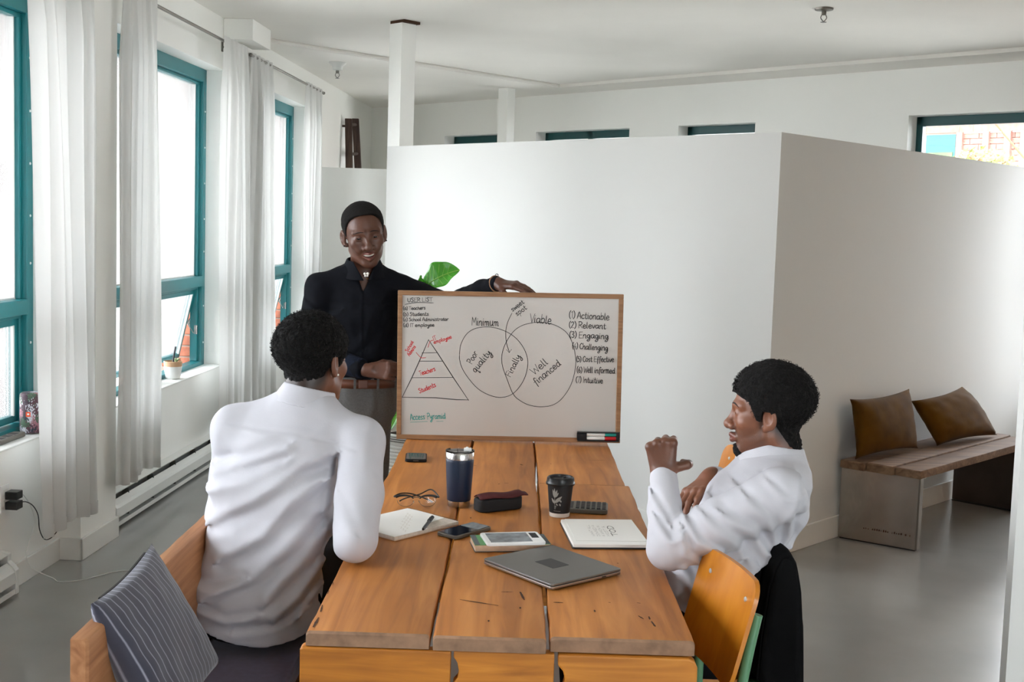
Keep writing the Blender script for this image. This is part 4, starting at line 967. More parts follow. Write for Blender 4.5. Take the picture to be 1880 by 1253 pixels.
cv = lambda L: [(700+x/3.481, 470+y/3.481) for x, y in L]
write('drawn_circle', [cr(cv(C1), 6, True)+[cr(cv(C1), 6, True)[0]]], 'ink', .0016, bd); write('drawn_circle', [cr(cv(C2), 6, True)+[cr(cv(C2), 6, True)[0]]], 'ink', .0016, bd)
write('drawn_pyramid', [[(787, 626), (770, 665), (756, 695.5), (738, 731.5)], [(787, 626), (803, 649.5), (832, 695), (860, 737)], [(738, 731.5), (800, 732.5), (838, 736), (860, 736.5)], [(775, 650), (803, 649.5)], [(770, 665), (813, 665)], [(756, 695.5), (832, 695)]], 'ink', .0023, bd)
write('drawn_arrow', [cr([(940, 577), (932, 594), (928.5, 612), (930, 632), (935, 648)]), [(930, 644), (935, 649.5)], [(935, 649.5), (939, 643.5)]], 'ink', .0016, bd)
write('underline', [cr([(744.3, 561.4), (766, 558), (796.4, 558.6)])], 'ink', .0016, bd)
write('underline', [[(752.5, 777.8), (784, 776.4)]], 'ink_teal', .0016, bd); write('underline', [[(801, 776), (813, 775.6)]], 'ink_teal', .0016, bd)
write('pointer_line', [cr([(764, 649), (770, 656), (775, 659), (782, 658.5)])], 'ink_red', .0014, bd); write('pointer_line', [cr([(786, 640), (788, 633), (791, 628), (796, 626.5)])], 'ink_red', .0014, bd)
# marker holder clipped to the lower right corner, two markers in it
hd = thing('marker_holder', 'black magnetic marker holder in the lower right corner of the whiteboard', 'holder', M_BD @ Vector((.825, -.02, .012)))
obj('back', B(((.738, -.0125, .012), (.912, -.0105, .046))), MAT['black_plastic'], hd, M_BD); obj('top_lip', B(((.738, -.030, .043), (.908, -.0125, .047))), MAT['black_plastic'], hd, M_BD)
obj('eraser_end', B(((.737, -.031, .0125), (.775, -.0125, .040))), MAT['case_black'], hd, M_BD, bevel=.002); obj('bottom_lip', B(((.738, -.030, .0085), (.908, -.0125, .0118))), MAT['black_plastic'], hd, M_BD)
def marker(name, label, z, y, cap, x0=.777, x1=.896):
    t = thing(name, label, 'marker', M_BD @ Vector(((x0+x1)/2, y, z)), 'whiteboard markers in the holder'); R = Matrix.Translation((0, y, z)) @ Matrix.Rotation(PI/2, 4, 'Y')
    for nm, a, b, r, m in (('barrel', x0, x0+.074, .0075, 'white_plastic'), ('cap', x0+.0741, x1, .0079, cap)):
        bm = bmesh.new(); lathe(bm, [(0, a), (r*.9, a), (r, a+.002), (r, b-.003), (r*.8, b), (0, b)], 16); obj(nm, bm, MAT[m], t, M_BD @ R, smooth=True, sharp=40)
marker('whiteboard_marker', 'white whiteboard marker with red cap, in front in the black holder', .0205, -.0205, 'ink_red')
marker('whiteboard_marker', 'white whiteboard marker with teal cap, above the red one in the holder', .0358, -.0205, 'ink_teal')

# ================================================================== THINGS ON THE TABLE
def at(x, y, rz=0, z=TZ+.0012): return Matrix.Translation((x, y, z)) @ Matrix.Rotation(rz, 4, 'Z')
def lay(name, label, cat, x, y, rz=0, group=None, z=TZ+.0012):
    return thing(name, label, cat, (x, y, z), group), at(x, y, rz, z)
# tumbler
t, M = lay('tumbler', 'tall navy and steel travel tumbler with clear lid', 'tumbler', -.160, 3.66)
bm = bmesh.new(); lathe(bm, [(0, 0), (.0345, 0), (.0355, .002), (.0368, .0185)], 40); obj('base_ring', bm, MAT['chrome'], t, M, smooth=True, sharp=40)
bm = bmesh.new(); lathe(bm, [(.0368, .0185), (.0376, .020), (.0440, .140), (.0445, .1485), (.0438, .150)], 40); obj('painted_body', bm, MAT['navy_paint'], t, M, smooth=True, sharp=40)
bm = bmesh.new(); lathe(bm, [(.0438, .150), (.0448, .151), (.0450, .1705), (.044, .172), (.041, .172), (.040, .168)], 40); obj('rim', bm, MAT['chrome'], t, M, smooth=True, sharp=40)
bm = bmesh.new(); lathe(bm, [(0, .165), (.038, .165), (.040, .168), (.041, .1725), (.0455, .1725), (.0455, .1765), (.042, .1775), (.039, .1745), (0, .1745)], 40); ld_ = obj('lid', bm, MAT['clear'], t, M, smooth=True, sharp=40)
bm = bmesh.new(); lathe(bm, [(0, .164), (.0375, .164), (.0375, .160)], 32); obj('dark_liner', bm, MAT['black_plastic'], t, M)
obj('lid_slider', B(((.012, -.010, .1746), (.036, .010, .1835)), ((.018, -.006, .1835), (.026, .006, .187))), MAT['white_plastic'], ld_, M, bevel=.002)
# paper cup
t, M = lay('coffee_cup', 'black paper coffee cup with black lid and pale leaf print', 'cup', .155, 3.57)
cone = lambda z: .0305+(.0405-.0305)*z/.108
bm = bmesh.new(); lathe(bm, [(0, .004), (.029, .004), (.0302, 0), (.0309, 0), (cone(.0125)+.0003, .0125)], 40); obj('white_base', bm, MAT['paper'], t, M, smooth=True, sharp=40)
bm = bmesh.new(); lathe(bm, [(cone(.0125), .0125), (cone(.100), .100), (.0405, .104)], 40); obj('body', bm, MAT['cup_black'], t, M, smooth=True, sharp=40)
bm = bmesh.new(); lathe(bm, [(.0415, .0985), (.0445, .0985), (.0452, .1035), (.0436, .1055), (.0425, .112), (.0418, .1185), (.0385, .1215), (.0355, .1205), (.034, .114), (0, .114)], 40); l_ = obj('lid', bm, MAT['black_plastic'], t, M, smooth=True, sharp=35)
bm = bmesh.new(); lathe(bm, [(0, .003), (.005, .003), (.006, 0)], 12); obj('sip_hole', bm, MAT['gasket'], l_, M @ Matrix.Translation((.012, .018, .114)))
def on_cup(a, z, lift=.0007): r = cone(z)+lift; return Vector((r*math.sin(a), -r*math.cos(a), z))
bm = bmesh.new()
def petal(a0, z0, a1, z1, w):
    n = 8; prev = None; da, dz = a1-a0, z1-z0; L = math.hypot(da*.036, dz); pa, pz = -dz/L/.036, da*.036/L
    for i in range(n+1):
        s = i/n; ww = w*math.sin(PI*min(s**.8, 1))**.9+.0002; A = bm.verts.new(on_cup(a0+da*s+pa*ww, z0+dz*s+pz*ww)); Bv = bm.verts.new(on_cup(a0+da*s-pa*ww, z0+dz*s-pz*ww))
        if prev: bm.faces.new((prev[0], prev[1], Bv, A))
        prev = (A, Bv)
b0 = -.50
for a0, z0, a1, z1, w in ((b0, .062, b0-.16, .088, .0032), (b0, .062, b0, .092, .0028), (b0+.02, .062, b0+.22, .088, .0032), (b0+.05, .064, b0+.34, .079, .003), (b0, .038, b0+.02, .064, .0007), (b0+.02, .046, b0+.62, .068, .0048), (b0, .044, b0-.30, .060, .0036), (b0+.12, .044, b0+.30, .038, .0020)): petal(a0, z0, a1, z1, w)
for k in range(7):
    a = b0+.42+.045*(k % 4); z = .052-.008*(k//4)-.0012*k; petal(a, z, a+.03, z+.006, .0011)
for k in range(3): petal(b0-.05, .036-.004*k, b0+.18-.04*k, .0358-.004*k, .0010)
for k in range(12): petal(b0-.1+.055*k, .0205, b0-.065+.055*k, .0208, .0009)
obj('leaf_print', bm, MAT['print_grey'], t, M)['kind'] = 'stuff'
# spectacles case
t, M = lay('glasses_case', 'open black spectacles case with maroon flap', 'case', -.035, 3.625, math.radians(28))
oc = [(-.078, -.016), (-.070, -.029), (-.045, -.033), (.045, -.029), (.07, -.024), (.078, -.012), (.078, .012), (.07, .026), (0, .031), (-.068, .028), (-.078, .014)]
bm = bmesh.new(); prism(bm, oc, 0, .040); obj('body', bm, MAT['case_black'], t, M, smooth=True, bevel=.006, seg=3, sharp=50)
bm = bmesh.new()
def flap(u, v):
    x = -.074+.168*u; wq = .031*(1-(abs(2*u-1))**5*.25); y = -wq+2*wq*v
    z = .0412+.010*math.sin(PI*v)*(1 if u < .92 else .5)+.010*u*u+.004*math.sin(u*7)-.010*max(0, u-.85)/.15
    return x, y, z
grid(bm, flap, 18, 8); o = obj('flap', bm, MAT['maroon'], t, M, smooth=True); so = o.modifiers.new('t', 'SOLIDIFY'); so.thickness = .003
# browline glasses
t, M = lay('eyeglasses', 'browline glasses with thin wire lower rims', 'glasses', -.290, 3.62, math.radians(6))
for s in (-1, 1):
    c = s*.034
    pts = [(c-s*.024, 0, .027), (c-s*.016, -.001, .0335), (c, -.001, .0365), (c+s*.018, 0, .0355), (c+s*.030, .001, .031)]
    bm = bmesh.new(); tube(bm, smooth_path(pts, 5), .003, 8, radii=[.0022+.0022*i/20 for i in range(21)]); obj('brow_bar', bm, MAT['black_plastic'], t, M, smooth=True)
    rim = [(c+.0255*math.cos(a), -.002-.006*max(0, -math.sin(a)), .0205+.0175*math.sin(a)) for a in [PI+PI*k/14 for k in range(15)]]
    bm = bmesh.new(); tube(bm, rim, .0008, 6); obj('wire_rim', bm, MAT['steel'], t, M)
    bm = bmesh.new(); vs = [bm.verts.new((c+.0255*math.cos(a), -.002-.005*max(0, -math.sin(a)), .0205+.0165*math.sin(a))) for a in [2*PI*k/24 for k in range(24)]]; bm.faces.new(vs); obj('lens', bm, MAT['clear'], t, M)
    bm = bmesh.new(); lathe(bm, [(0, .002), (.0035, .001), (.004, 0), (.0035, -.001), (0, -.002)], 10); obj('nose_pad', bm, MAT['clear'], t, M @ Matrix.Translation((s*.0085, .004, .016)) @ Matrix.Rotation(.9, 4, 'Y'))
    e = s*.066
    tp = [(e, .002, .031), (e+s*.003, .012, .031), (e-s*.02, .03+.012*(s > 0), .036+.010*(s > 0)), (e-s*.055, .045, .030), (e-s*.10, .05+.006*s, .014), (e-s*.118, .052+.006*s, .004)]
    bm = bmesh.new(); tube(bm, smooth_path(tp, 6), .0022, 8); obj('temple', bm, MAT['black_plastic'], t, M, smooth=True)
bm = bmesh.new(); tube(bm, smooth_path([(-.011, 0, .028), (0, -.001, .0315), (.011, 0, .028)], 5), .0013, 8); obj('bridge', bm, MAT['steel'], t, M)
# spiral notepad and pen
a, b, c = Vector((-.296, 3.542, 0)), Vector((-.146, 3.415, 0)), Vector((-.323, 3.218, 0)); ex = (b-a).normalized(); ey = Vector((-ex.y, ex.x, 0))
rz = math.atan2(ex.y, ex.x); t = thing('spiral_notepad', 'open white spiral notepad under the black pen', 'notepad', ((b+c)/2).to_tuple()[:2]+(TZ+.0012,)); M = Matrix.Translation((b.x, b.y, TZ+.0012)) @ Matrix.Rotation(rz, 4, 'Z')
Lx, Ly = .215, .262
obj('back_board', B(((-Lx, -Ly, 0), (0, 0, .002))), MAT['card'], t, M); obj('page_block', B(((-Lx, -Ly, .002), (-.001, -.0015, .0115))), MAT['paper_edge'], t, M, bevel=.001)
bm = bmesh.new(); grid(bm, lambda u, v: (-Lx+.001+(Lx-.0025)*u, -Ly+.001+(Ly-.004)*v, .0121+.0012*math.sin(u*5)*v), 12, 12); obj('top_page', bm, MAT['paper'], t, M, smooth=True)
rnd = random.Random(2)
for k in range(6):
    bm = bmesh.new(); x = -.17+.02*k; y = -.05-.025*k
    pts = [(x+.006*i, y+.006*math.sin(i*2.1+k)-.003*i) for i in range(10)]
    for p, q in zip(pts, pts[1:]):
        d = Vector((q[0]-p[0], q[1]-p[1], 0)).normalized(); n_ = Vector((-d.y, d.x, 0))*.0005; vs = [Vector((*p, .0136))+n_, Vector((*p, .0136))-n_, Vector((*q, .0136))-n_, Vector((*q, .0136))+n_]; bm.faces.new([bm.verts.new(v) for v in vs])
    obj('pencil_line', bm, MAT['paper_edge'], t, M)
bm = bmesh.new()
for k in range(26): tube(bm, [(-.008-k*.0079+.002*0, .0+.004*math.cos(a_), .007+.0065*math.sin(a_)) for a_ in [2*PI*i/8 for i in range(9)]], .0006, 4, caps=False)
obj('spiral_wire', bm, MAT['steel'], t, M)['kind'] = 'stuff'
pA, pB = Vector((-.242, 3.281, TZ+.0205)), Vector((-.2255, 3.425, TZ+.0205)); t = thing('pen', 'black felt pen lying across the white notepad', 'pen', (-.234, 3.35, TZ+.0148)); ax = (pB-pA).normalized(); Lp = (pB-pA).length
Mp = Matrix.Translation(pA) @ ax.to_track_quat('Z', 'Y').to_matrix().to_4x4()
bm = bmesh.new(); lathe(bm, [(0, 0), (.0035, 0), (.0048, .012), (.0050, .09)], 14); obj('barrel', bm, MAT['black_plastic'], t, Mp, smooth=True, sharp=40)
bm = bmesh.new(); lathe(bm, [(.0050, .0901), (.0057, .0901), (.0057, Lp-.004), (.004, Lp), (0, Lp)], 14); obj('cap', bm, MAT['gasket'], t, Mp, smooth=True, sharp=40); obj('clip', B(((.0055, -.0015, .097), (.0073, .0015, Lp-.004))), MAT['gasket'], t, Mp)
# phones
def phone(label, cx, cy, rz, L, W, pat):
    t, M = lay('phone', label, 'phone', cx, cy, rz, 'phones on the table')
    bm = bmesh.new(); prism(bm, rrect(-L/2, -W/2, L/2, W/2, .010, 5), 0, .0105); obj('case', bm, MAT['case_black' if not pat else 'grey_plastic'], t, M, bevel=.0025)
    bm = bmesh.new(); prism(bm, rrect(-L/2+.004, -W/2+.004, L/2-.004, W/2-.004, .007, 5), .0105, .0113); s = obj('screen', bm, MAT['black_gloss'], t, M)
    if pat:
        bm = bmesh.new(); prism(bm, rrect(L/2-.060, -W/2+.005, L/2-.005, W/2-.005, .005, 3), .0113, .0117); obj('lit_picture', bm, MAT['screen_grey'], s, M)
    else: obj('side_button', B(((-.01, -W/2-.001, .004), (.01, -W/2, .007))), MAT['steel'], t, M)
    return t
phone('small dark phone lying alone near the far left table corner', -.355, 4.367, math.radians(4), .080, .125, False)
phone('dark phone with patterned screen end beside the notepad corner', -.127, 3.333, math.atan2(.122, .098), .158, .076, True)
# book under the e-reader
t, M = lay('paperback_book', 'green paperback lying under the white e-reader', 'book', .005, 3.20, math.atan2(.037, .211))
obj('page_block', B(((-.103, -.050, .0015), (.103, .050, .0185))), MAT['book_pages'], t, M); obj('back_cover', B(((-.105, -.051, 0), (.105, .052, .0014))), MAT['grey_cover'], t, M)
obj('front_cover', B(((-.105, -.051, .0186), (.105, .052, .0200))), MAT['green_cover'], t, M); obj('cover_panel', B(((.060, -.0505, .02001), (.1045, .0515, .0203)), ((-.1045, -.0505, .02001), (-.090, .0515, .0203))), MAT['grey_cover'], t, M)['kind'] = 'stuff'
t = thing('e_reader', 'white e-reader with grey picture screen on top of the green paperback', 'e-reader', (.012, 3.19, TZ+.0218)); M = at(.012, 3.19, math.atan2(.036, .163), TZ+.0218)
bm = bmesh.new(); prism(bm, rrect(-.082, -.057, .082, .057, .010, 5), 0, .0085); obj('body', bm, MAT['white_plastic'], t, M, bevel=.002)
obj('screen', B(((-.069, -.046, .0085), (.047, .046, .0089))), MAT['screen_grey'], t, M); obj('label', B(((.053, -.010, .0085), (.073, .040, .0089))), MAT['gasket'], t, M)
# notebook with printed words on the right
t, M = lay('notebook', 'open white notebook with printed words under the seated person elbow', 'notebook', .275, 3.345, math.atan2(.02, .216))
bm = bmesh.new(); prism(bm, rrect(-.110, -.139, .110, .139, .006, 4), 0, .003); obj('cover', bm, MAT['black_plastic'], t, M)
bm = bmesh.new(); prism(bm, rrect(-.108, -.137, .108, .137, .006, 4), .003, .013); obj('page_block', bm, MAT['paper'], t, M, bevel=.002)
obj('flap_page', B(((-.096, -.105, .0131), (.107, .136, .0142))), MAT['paper'], t, M, bevel=.0004)
def flat_text(name, s, x, y0, y1, cap, w, m):   # printed line reading along +y, letters' tops towards -x
    bm = bmesh.new(); W = sum(GL[c][0] for c in s); k = (y1-y0)/W; q = cap/8.4; yy = 0
    for c in s:
        for st in GL[c][1]:
            P = cr(st, 3) if len(st) > 2 else st
            for (a0, b0_), (a1, b1_) in zip(P, P[1:]):
                A = Vector((x-b0_*q, y0+(yy+a0)*k, .0146)); Bv = Vector((x-b1_*q, y0+(yy+a1)*k, .0146)); d = (Bv-A)
                if d.length < 1e-6: continue
                n_ = Vector((-d.y, d.x, 0)).normalized()*w/2; bm.faces.new([bm.verts.new(v) for v in (A+n_, A-n_, Bv-n_, Bv+n_)])
        yy += GL[c][0]
    obj(name, bm, MAT[m], t, M)
flat_text('printed_line', 'TOD', .034, -.055, .060, .017, .0028, 'grey_plastic')
for k, s in enumerate(('MOST &', 'A WHICH IN', 'DOWNED A', 'WHAT ALL')): flat_text('printed_line', s, .010-.0145*k, -.058, .055+.004*k, .0085, .0009, 'print_grey')
# calculator
t, M = lay('calculator', 'grey pocket calculator lying behind the coffee cup', 'calculator', .238, 3.655, math.radians(-5))
bm = bmesh.new(); prism(bm, rrect(-.072, -.055, .072, .055, .012, 5), 0, .014); obj('body', bm, MAT['grey_plastic'], t, M, bevel=.003)
obj('display', B(((-.060, -.040, .0141), (-.036, .040, .0150))), MAT['gasket'], t, M)
kb = bmesh.new(); box(kb, (-.0058, -.0068, 0), (.0058, .0068, .003)); bmesh.ops.bevel(kb, geom=kb.edges, offset=.001, segments=1, affect='EDGES'); kme = bpy.data.meshes.new('key'); kb.to_mesh(kme); kb.free(); kme.materials.append(MAT['key'])
Wi = BASE[t.name].inverted() @ M
for i in range(6):
    for j in range(5): shared('key', kme, t, Wi @ Vector((-.022+i*.0165, -.038+j*.0190, .0140)), (0, 0, math.radians(-5)))
# laptop
P = [Vector((-.05, 3.026, 0)), Vector((.096, 2.807, 0)), Vector((.284, 2.955, 0)), Vector((.130, 3.186, 0))]; ctr = sum(P, Vector())/4; ex = ((P[2]-P[1])+(P[3]-P[0])).normalized(); rz = math.atan2(ex.y, ex.x)
t = thing('laptop', 'closed grey laptop with dark square label on its lid', 'laptop', (ctr.x, ctr.y, TZ+.0012)); M = at(ctr.x, ctr.y, rz); hx, hy = .121, .136
bm = bmesh.new(); prism(bm, rrect(-hx, -hy, hx, hy, .010, 6), .0025, .0095); obj('base', bm, MAT['laptop_edge'], t, M, bevel=.0015)
bm = bmesh.new(); prism(bm, rrect(-hx, -hy, hx, hy, .010, 6), .0108, .0165); lid = obj('lid', bm, MAT['laptop'], t, M, bevel=.0015)
bm = bmesh.new(); prism(bm, rrect(-hx+.004, -hy+.004, hx-.004, hy-.004, .008, 6), .0095, .0108); obj('gasket', bm, MAT['gasket'], t, M)
bm = bmesh.new(); prism(bm, rrect(-.028, -.036, .028, .036, .002, 3), .0166, .0169); obj('label', bm, MAT['laptop_dark'], lid, M)
for sx_ in (-1, 1):
    for sy_ in (-1, 1): obj('foot', B(((sx_*.09-.01, sy_*.11-.006, 0), (sx_*.09+.01, sy_*.11+.006, .0025))), MAT['gasket'], t, M)
for k in (-.11, -.085): obj('port', B(((hx*k*0+.06+k*.1, -hy-.0004, .0045), (.072+k*.1, -hy+.001, .0078))), MAT['gasket'], t, M)

# ================================================================== WINDOW SILL AND SOCKET
MW = M_W
t = thing('speaker', 'floral print cylinder speaker on the left window sill', 'speaker', MW @ Vector((5.335, -.06, .629)))
def floral():
    m, nt, p = principled('floral print cloth'); N = nt.nodes; L = nt.links; tc = N.new('ShaderNodeTexCoord'); v = N.new('ShaderNodeTexVoronoi'); v.inputs['Scale'].default_value = 28; n = N.new('ShaderNodeTexNoise'); n.inputs['Scale'].default_value = 18
    ad = N.new('ShaderNodeVectorMath'); ad.operation = 'MULTIPLY_ADD'; ad.inputs[1].default_value = (.06, .06, .06); L.new(n.outputs['Color'], ad.inputs[0]); L.new(tc.outputs['Object'], ad.inputs[2]); L.new(ad.outputs[0], v.inputs['Vector'])
    sp = N.new('ShaderNodeSeparateXYZ'); L.new(v.outputs['Color'], sp.inputs[0]); r = N.new('ShaderNodeValToRGB'); r.color_ramp.interpolation = 'CONSTANT'; e = r.color_ramp.elements
    cols = [(84, 52, 62), (196, 198, 206), (66, 92, 72), (60, 40, 52), (120, 128, 140), (150, 100, 110), (40, 44, 56)]; e[0].color = (*lin(cols[0]), 1); e[1].position = .15; e[1].color = (*lin(cols[1]), 1)
    for i, c in enumerate(cols[2:]): k = e.new(.3+i*.14); k.color = (*lin(c), 1)
    L.new(sp.outputs[0], r.inputs[0]); L.new(r.outputs[0], p.inputs['Base Color']); p.inputs['Roughness'].default_value = .7; return m
bm = bmesh.new(); lathe(bm, [(0, .004), (.040, .004), (.047, .010), (.049, .02), (.049, .170), (.047, .182), (.040, .188), (0, .188)], 32); o = obj('cloth_body', bm, floral(), t, MW @ Matrix.Translation((5.335, -.06, .629)), smooth=True, sharp=50)
bm = bmesh.new(); lathe(bm, [(0, 0), (.038, 0), (.038, .004), (0, .004)], 24); obj('foot', bm, MAT['grey_plastic'], t, MW @ Matrix.Translation((5.335, -.06, .629)))
dv = (Vector((0, 0, 0))-(MW @ Vector((5.335, -.06, 0)))); ang = math.atan2(dv.y, dv.x); Ml = MW @ Matrix.Translation((5.335, -.06, .629)); Ml = Matrix.Translation(Ml.translation) @ Matrix.Rotation(ang-.25, 4, 'Z')
obj('logo_badge', B(((.0488, -.010, .082), (.0505, .010, .104))), mat('orange badge', (226, 84, 40), .5), t, Ml); obj('logo_mark', B(((.0506, -.004, .090), (.0512, .005, .098)),), MAT['paper'], t, Ml)
t = thing('power_strip', 'flat grey power strip on the left window sill by the speaker', 'power strip', MW @ Vector((5.16, -.065, .629)))
bm = bmesh.new(); box(bm, (5.02, -.10, .629), (5.25, -.045, .650)); obj('body', bm, MAT['grey_plastic'], t, MW, bevel=.004); bm = bmesh.new()
for k in range(3):
    obj('outlet', B(((5.05+k*.06, -.09, .6502), (5.09+k*.06, -.055, .6512))), MAT['gasket'], t, MW)
t = thing('potted_cactus', 'small white pot with terracotta rim and dark stick on the middle sill', 'plant', MW @ Vector((7.27, -.075, .629)))
Mp = MW @ Matrix.Translation((7.27, -.072, .6292))
bm = bmesh.new(); lathe(bm, [(0, 0), (.038, 0), (.044, .006), (.053, .055), (.055, .078)], 28); obj('pot', bm, MAT['pot_white'], t, Mp, smooth=True, sharp=50)
bm = bmesh.new(); lathe(bm, [(.055, .078), (.0565, .108), (.053, .110), (.051, .098)], 28); obj('rim', bm, MAT['terracotta'], t, Mp, smooth=True, sharp=50)
bm = bmesh.new(); lathe(bm, [(0, .1), (.051, .099)], 20); obj('soil', bm, MAT['soil'], t, Mp)
bm = bmesh.new(); tube(bm, smooth_path([(.0, .0, .095), (.008, .004, .15), (.028, .006, .195)], 4), .006, 8); obj('stick', bm, MAT['stick'], t, Mp)
bm = bmesh.new()
for k in range(6): tube(bm, smooth_path([(.025, .01, .098), (.034+.01*math.cos(k), .01+.01*math.sin(k*1.1), .115), (.04+.022*math.cos(k*1.05), .01+.022*math.sin(k*1.05), .118)], 3), .005, 6)
obj('succulent', bm, MAT['cactus'], t, Mp, smooth=True)
# socket, plugs, cables
t = thing('wall_socket', 'white double wall socket with two black plugs at the left edge', 'socket', MW @ Vector((4.955, .004, .36)))
obj('plate', B(((4.915, .0005, .358), (4.990, .007, .474))), MAT['white_plastic'], t, MW, bevel=.002)
for z in (.395, .440): obj('receptacle', B(((4.935, .0071, z-.015), (4.972, .0085, z+.015))), MAT['trim'], t, MW)
for k, (z, lab) in enumerate(((.428, 'black charger plug in the upper socket, white cable'), (.384, 'black charger plug in the lower socket, black cable'))):
    q = thing('charger_plug', lab, 'plug', MW @ Vector((4.975, .03, z-.017)), 'charger plugs in the wall socket')
    obj('body', B(((4.945, .0088, z-.017), (5.000, .062, z+.017))), MAT['black_plastic'], q, MW, bevel=.003); obj('port_face', B(((5.0003, .02, z-.008), (5.003, .05, z+.008))), MAT['gasket'], q, MW)
pts = [(5.003, .036, .426), (5.05, .034, .415), (5.12, .03, .36), (5.17, .03, .29), (5.17, .03, .235), (5.12, .03, .175), (5.10, .03, .115), (5.13, .05, .055), (5.16, .12, .010)]
W_ = [MW @ Vector(p) for p in pts]+[Vector(p) for p in ((-1.986, 5.117, .004), (-1.901, 5.151, .004), (-1.853, 5.221, .004), (-1.792, 5.295, .004), (-1.712, 5.321, .004), (-1.55, 5.345, .004), (-1.3, 5.3, .004))]
bm = bmesh.new(); tube(bm, smooth_path(W_, 5), .0022, 6); o = obj('charging_cable', bm, MAT['wire_white'], smooth=True); tag(o, 'thin white cable running from the upper plug across the floor', 'cable', 'charging cables')
pts = [(5.003, .036, .384), (5.08, .034, .372), (5.16, .03, .335), (5.21, .03, .28), (5.225, .03, .21), (5.27, .03, .155), (5.33, .03, .14), (5.385, .035, .155), (5.412, .05, .195), (5.41, .10, .27)]
bm = bmesh.new(); tube(bm, smooth_path([MW @ Vector(p) for p in pts], 6), .0024, 6); o = obj('charging_cable', bm, MAT['wire_black'], smooth=True); tag(o, 'thin black cable looping from the lower plug to the curtain', 'cable', 'charging cables')
# ================================================================== PEOPLE: implicit surfaces polygonised with surface nets
f4 = np.float32
V3 = lambda *a: np.array(a, dtype=np.float64)
def unit(v): v = np.asarray(v, float); return v/np.linalg.norm(v)
def smin(a, b, k):
    if k <= 0: return np.minimum(a, b)
    h = np.clip(.5+.5*(b-a)/k, 0, 1); return b*(1-h)+a*h-k*h*(1-h)
def smax(a, b, k): return -smin(-a, -b, k)
_rs = np.random.RandomState(4); _LAT = _rs.rand(32, 32, 32).astype(f4)*2-1
def vnoise(x, y, z):
    x, y, z = np.broadcast_arrays(x, y, z); i, j, k = (np.floor(q).astype(int) for q in (x, y, z)); u, v, w = x-i, y-j, z-k
    u = u*u*(3-2*u); v = v*v*(3-2*v); w = w*w*(3-2*w); L = lambda a, b, c: _LAT[(i+a) & 31, (j+b) & 31, (k+c) & 31]
    return ((L(0, 0, 0)*(1-u)+L(1, 0, 0)*u)*(1-v)+(L(0, 1, 0)*(1-u)+L(1, 1, 0)*u)*v)*(1-w)+((L(0, 0, 1)*(1-u)+L(1, 0, 1)*u)*(1-v)+(L(0, 1, 1)*(1-u)+L(1, 1, 1)*u)*v)*w
def d_cap(x, y, z, a, b, ra, rb):
    ba = [b[i]-a[i] for i in range(3)]; px_, py, pz_ = x-a[0], y-a[1], z-a[2]; bb = sum(q*q for q in ba)+1e-12
    t = np.clip((px_*ba[0]+py*ba[1]+pz_*ba[2])/bb, 0, 1)
    return np.sqrt((px_-ba[0]*t)**2+(py-ba[1]*t)**2+(pz_-ba[2]*t)**2)-(ra+(rb-ra)*t)
def d_ell(x, y, z, c, r):
    p = [(x-c[0]), (y-c[1]), (z-c[2])]; k0 = np.sqrt((p[0]/r[0])**2+(p[1]/r[1])**2+(p[2]/r[2])**2); k1 = np.sqrt((p[0]/r[0]**2)**2+(p[1]/r[1]**2)**2+(p[2]/r[2]**2)**2)+1e-9
    return k0*(k0-1)/k1
def d_sph(x, y, z, c, r): return np.sqrt((x-c[0])**2+(y-c[1])**2+(z-c[2])**2)-r
def axis(lo, hi, h, bands=()):
    xs = [lo]
    while xs[-1] < hi:
        x = xs[-1]; hh = h
        for a, b, s in bands:
            if a-h <= x <= b: hh = min(hh, s)
        xs.append(x+hh)
    return np.array(xs)
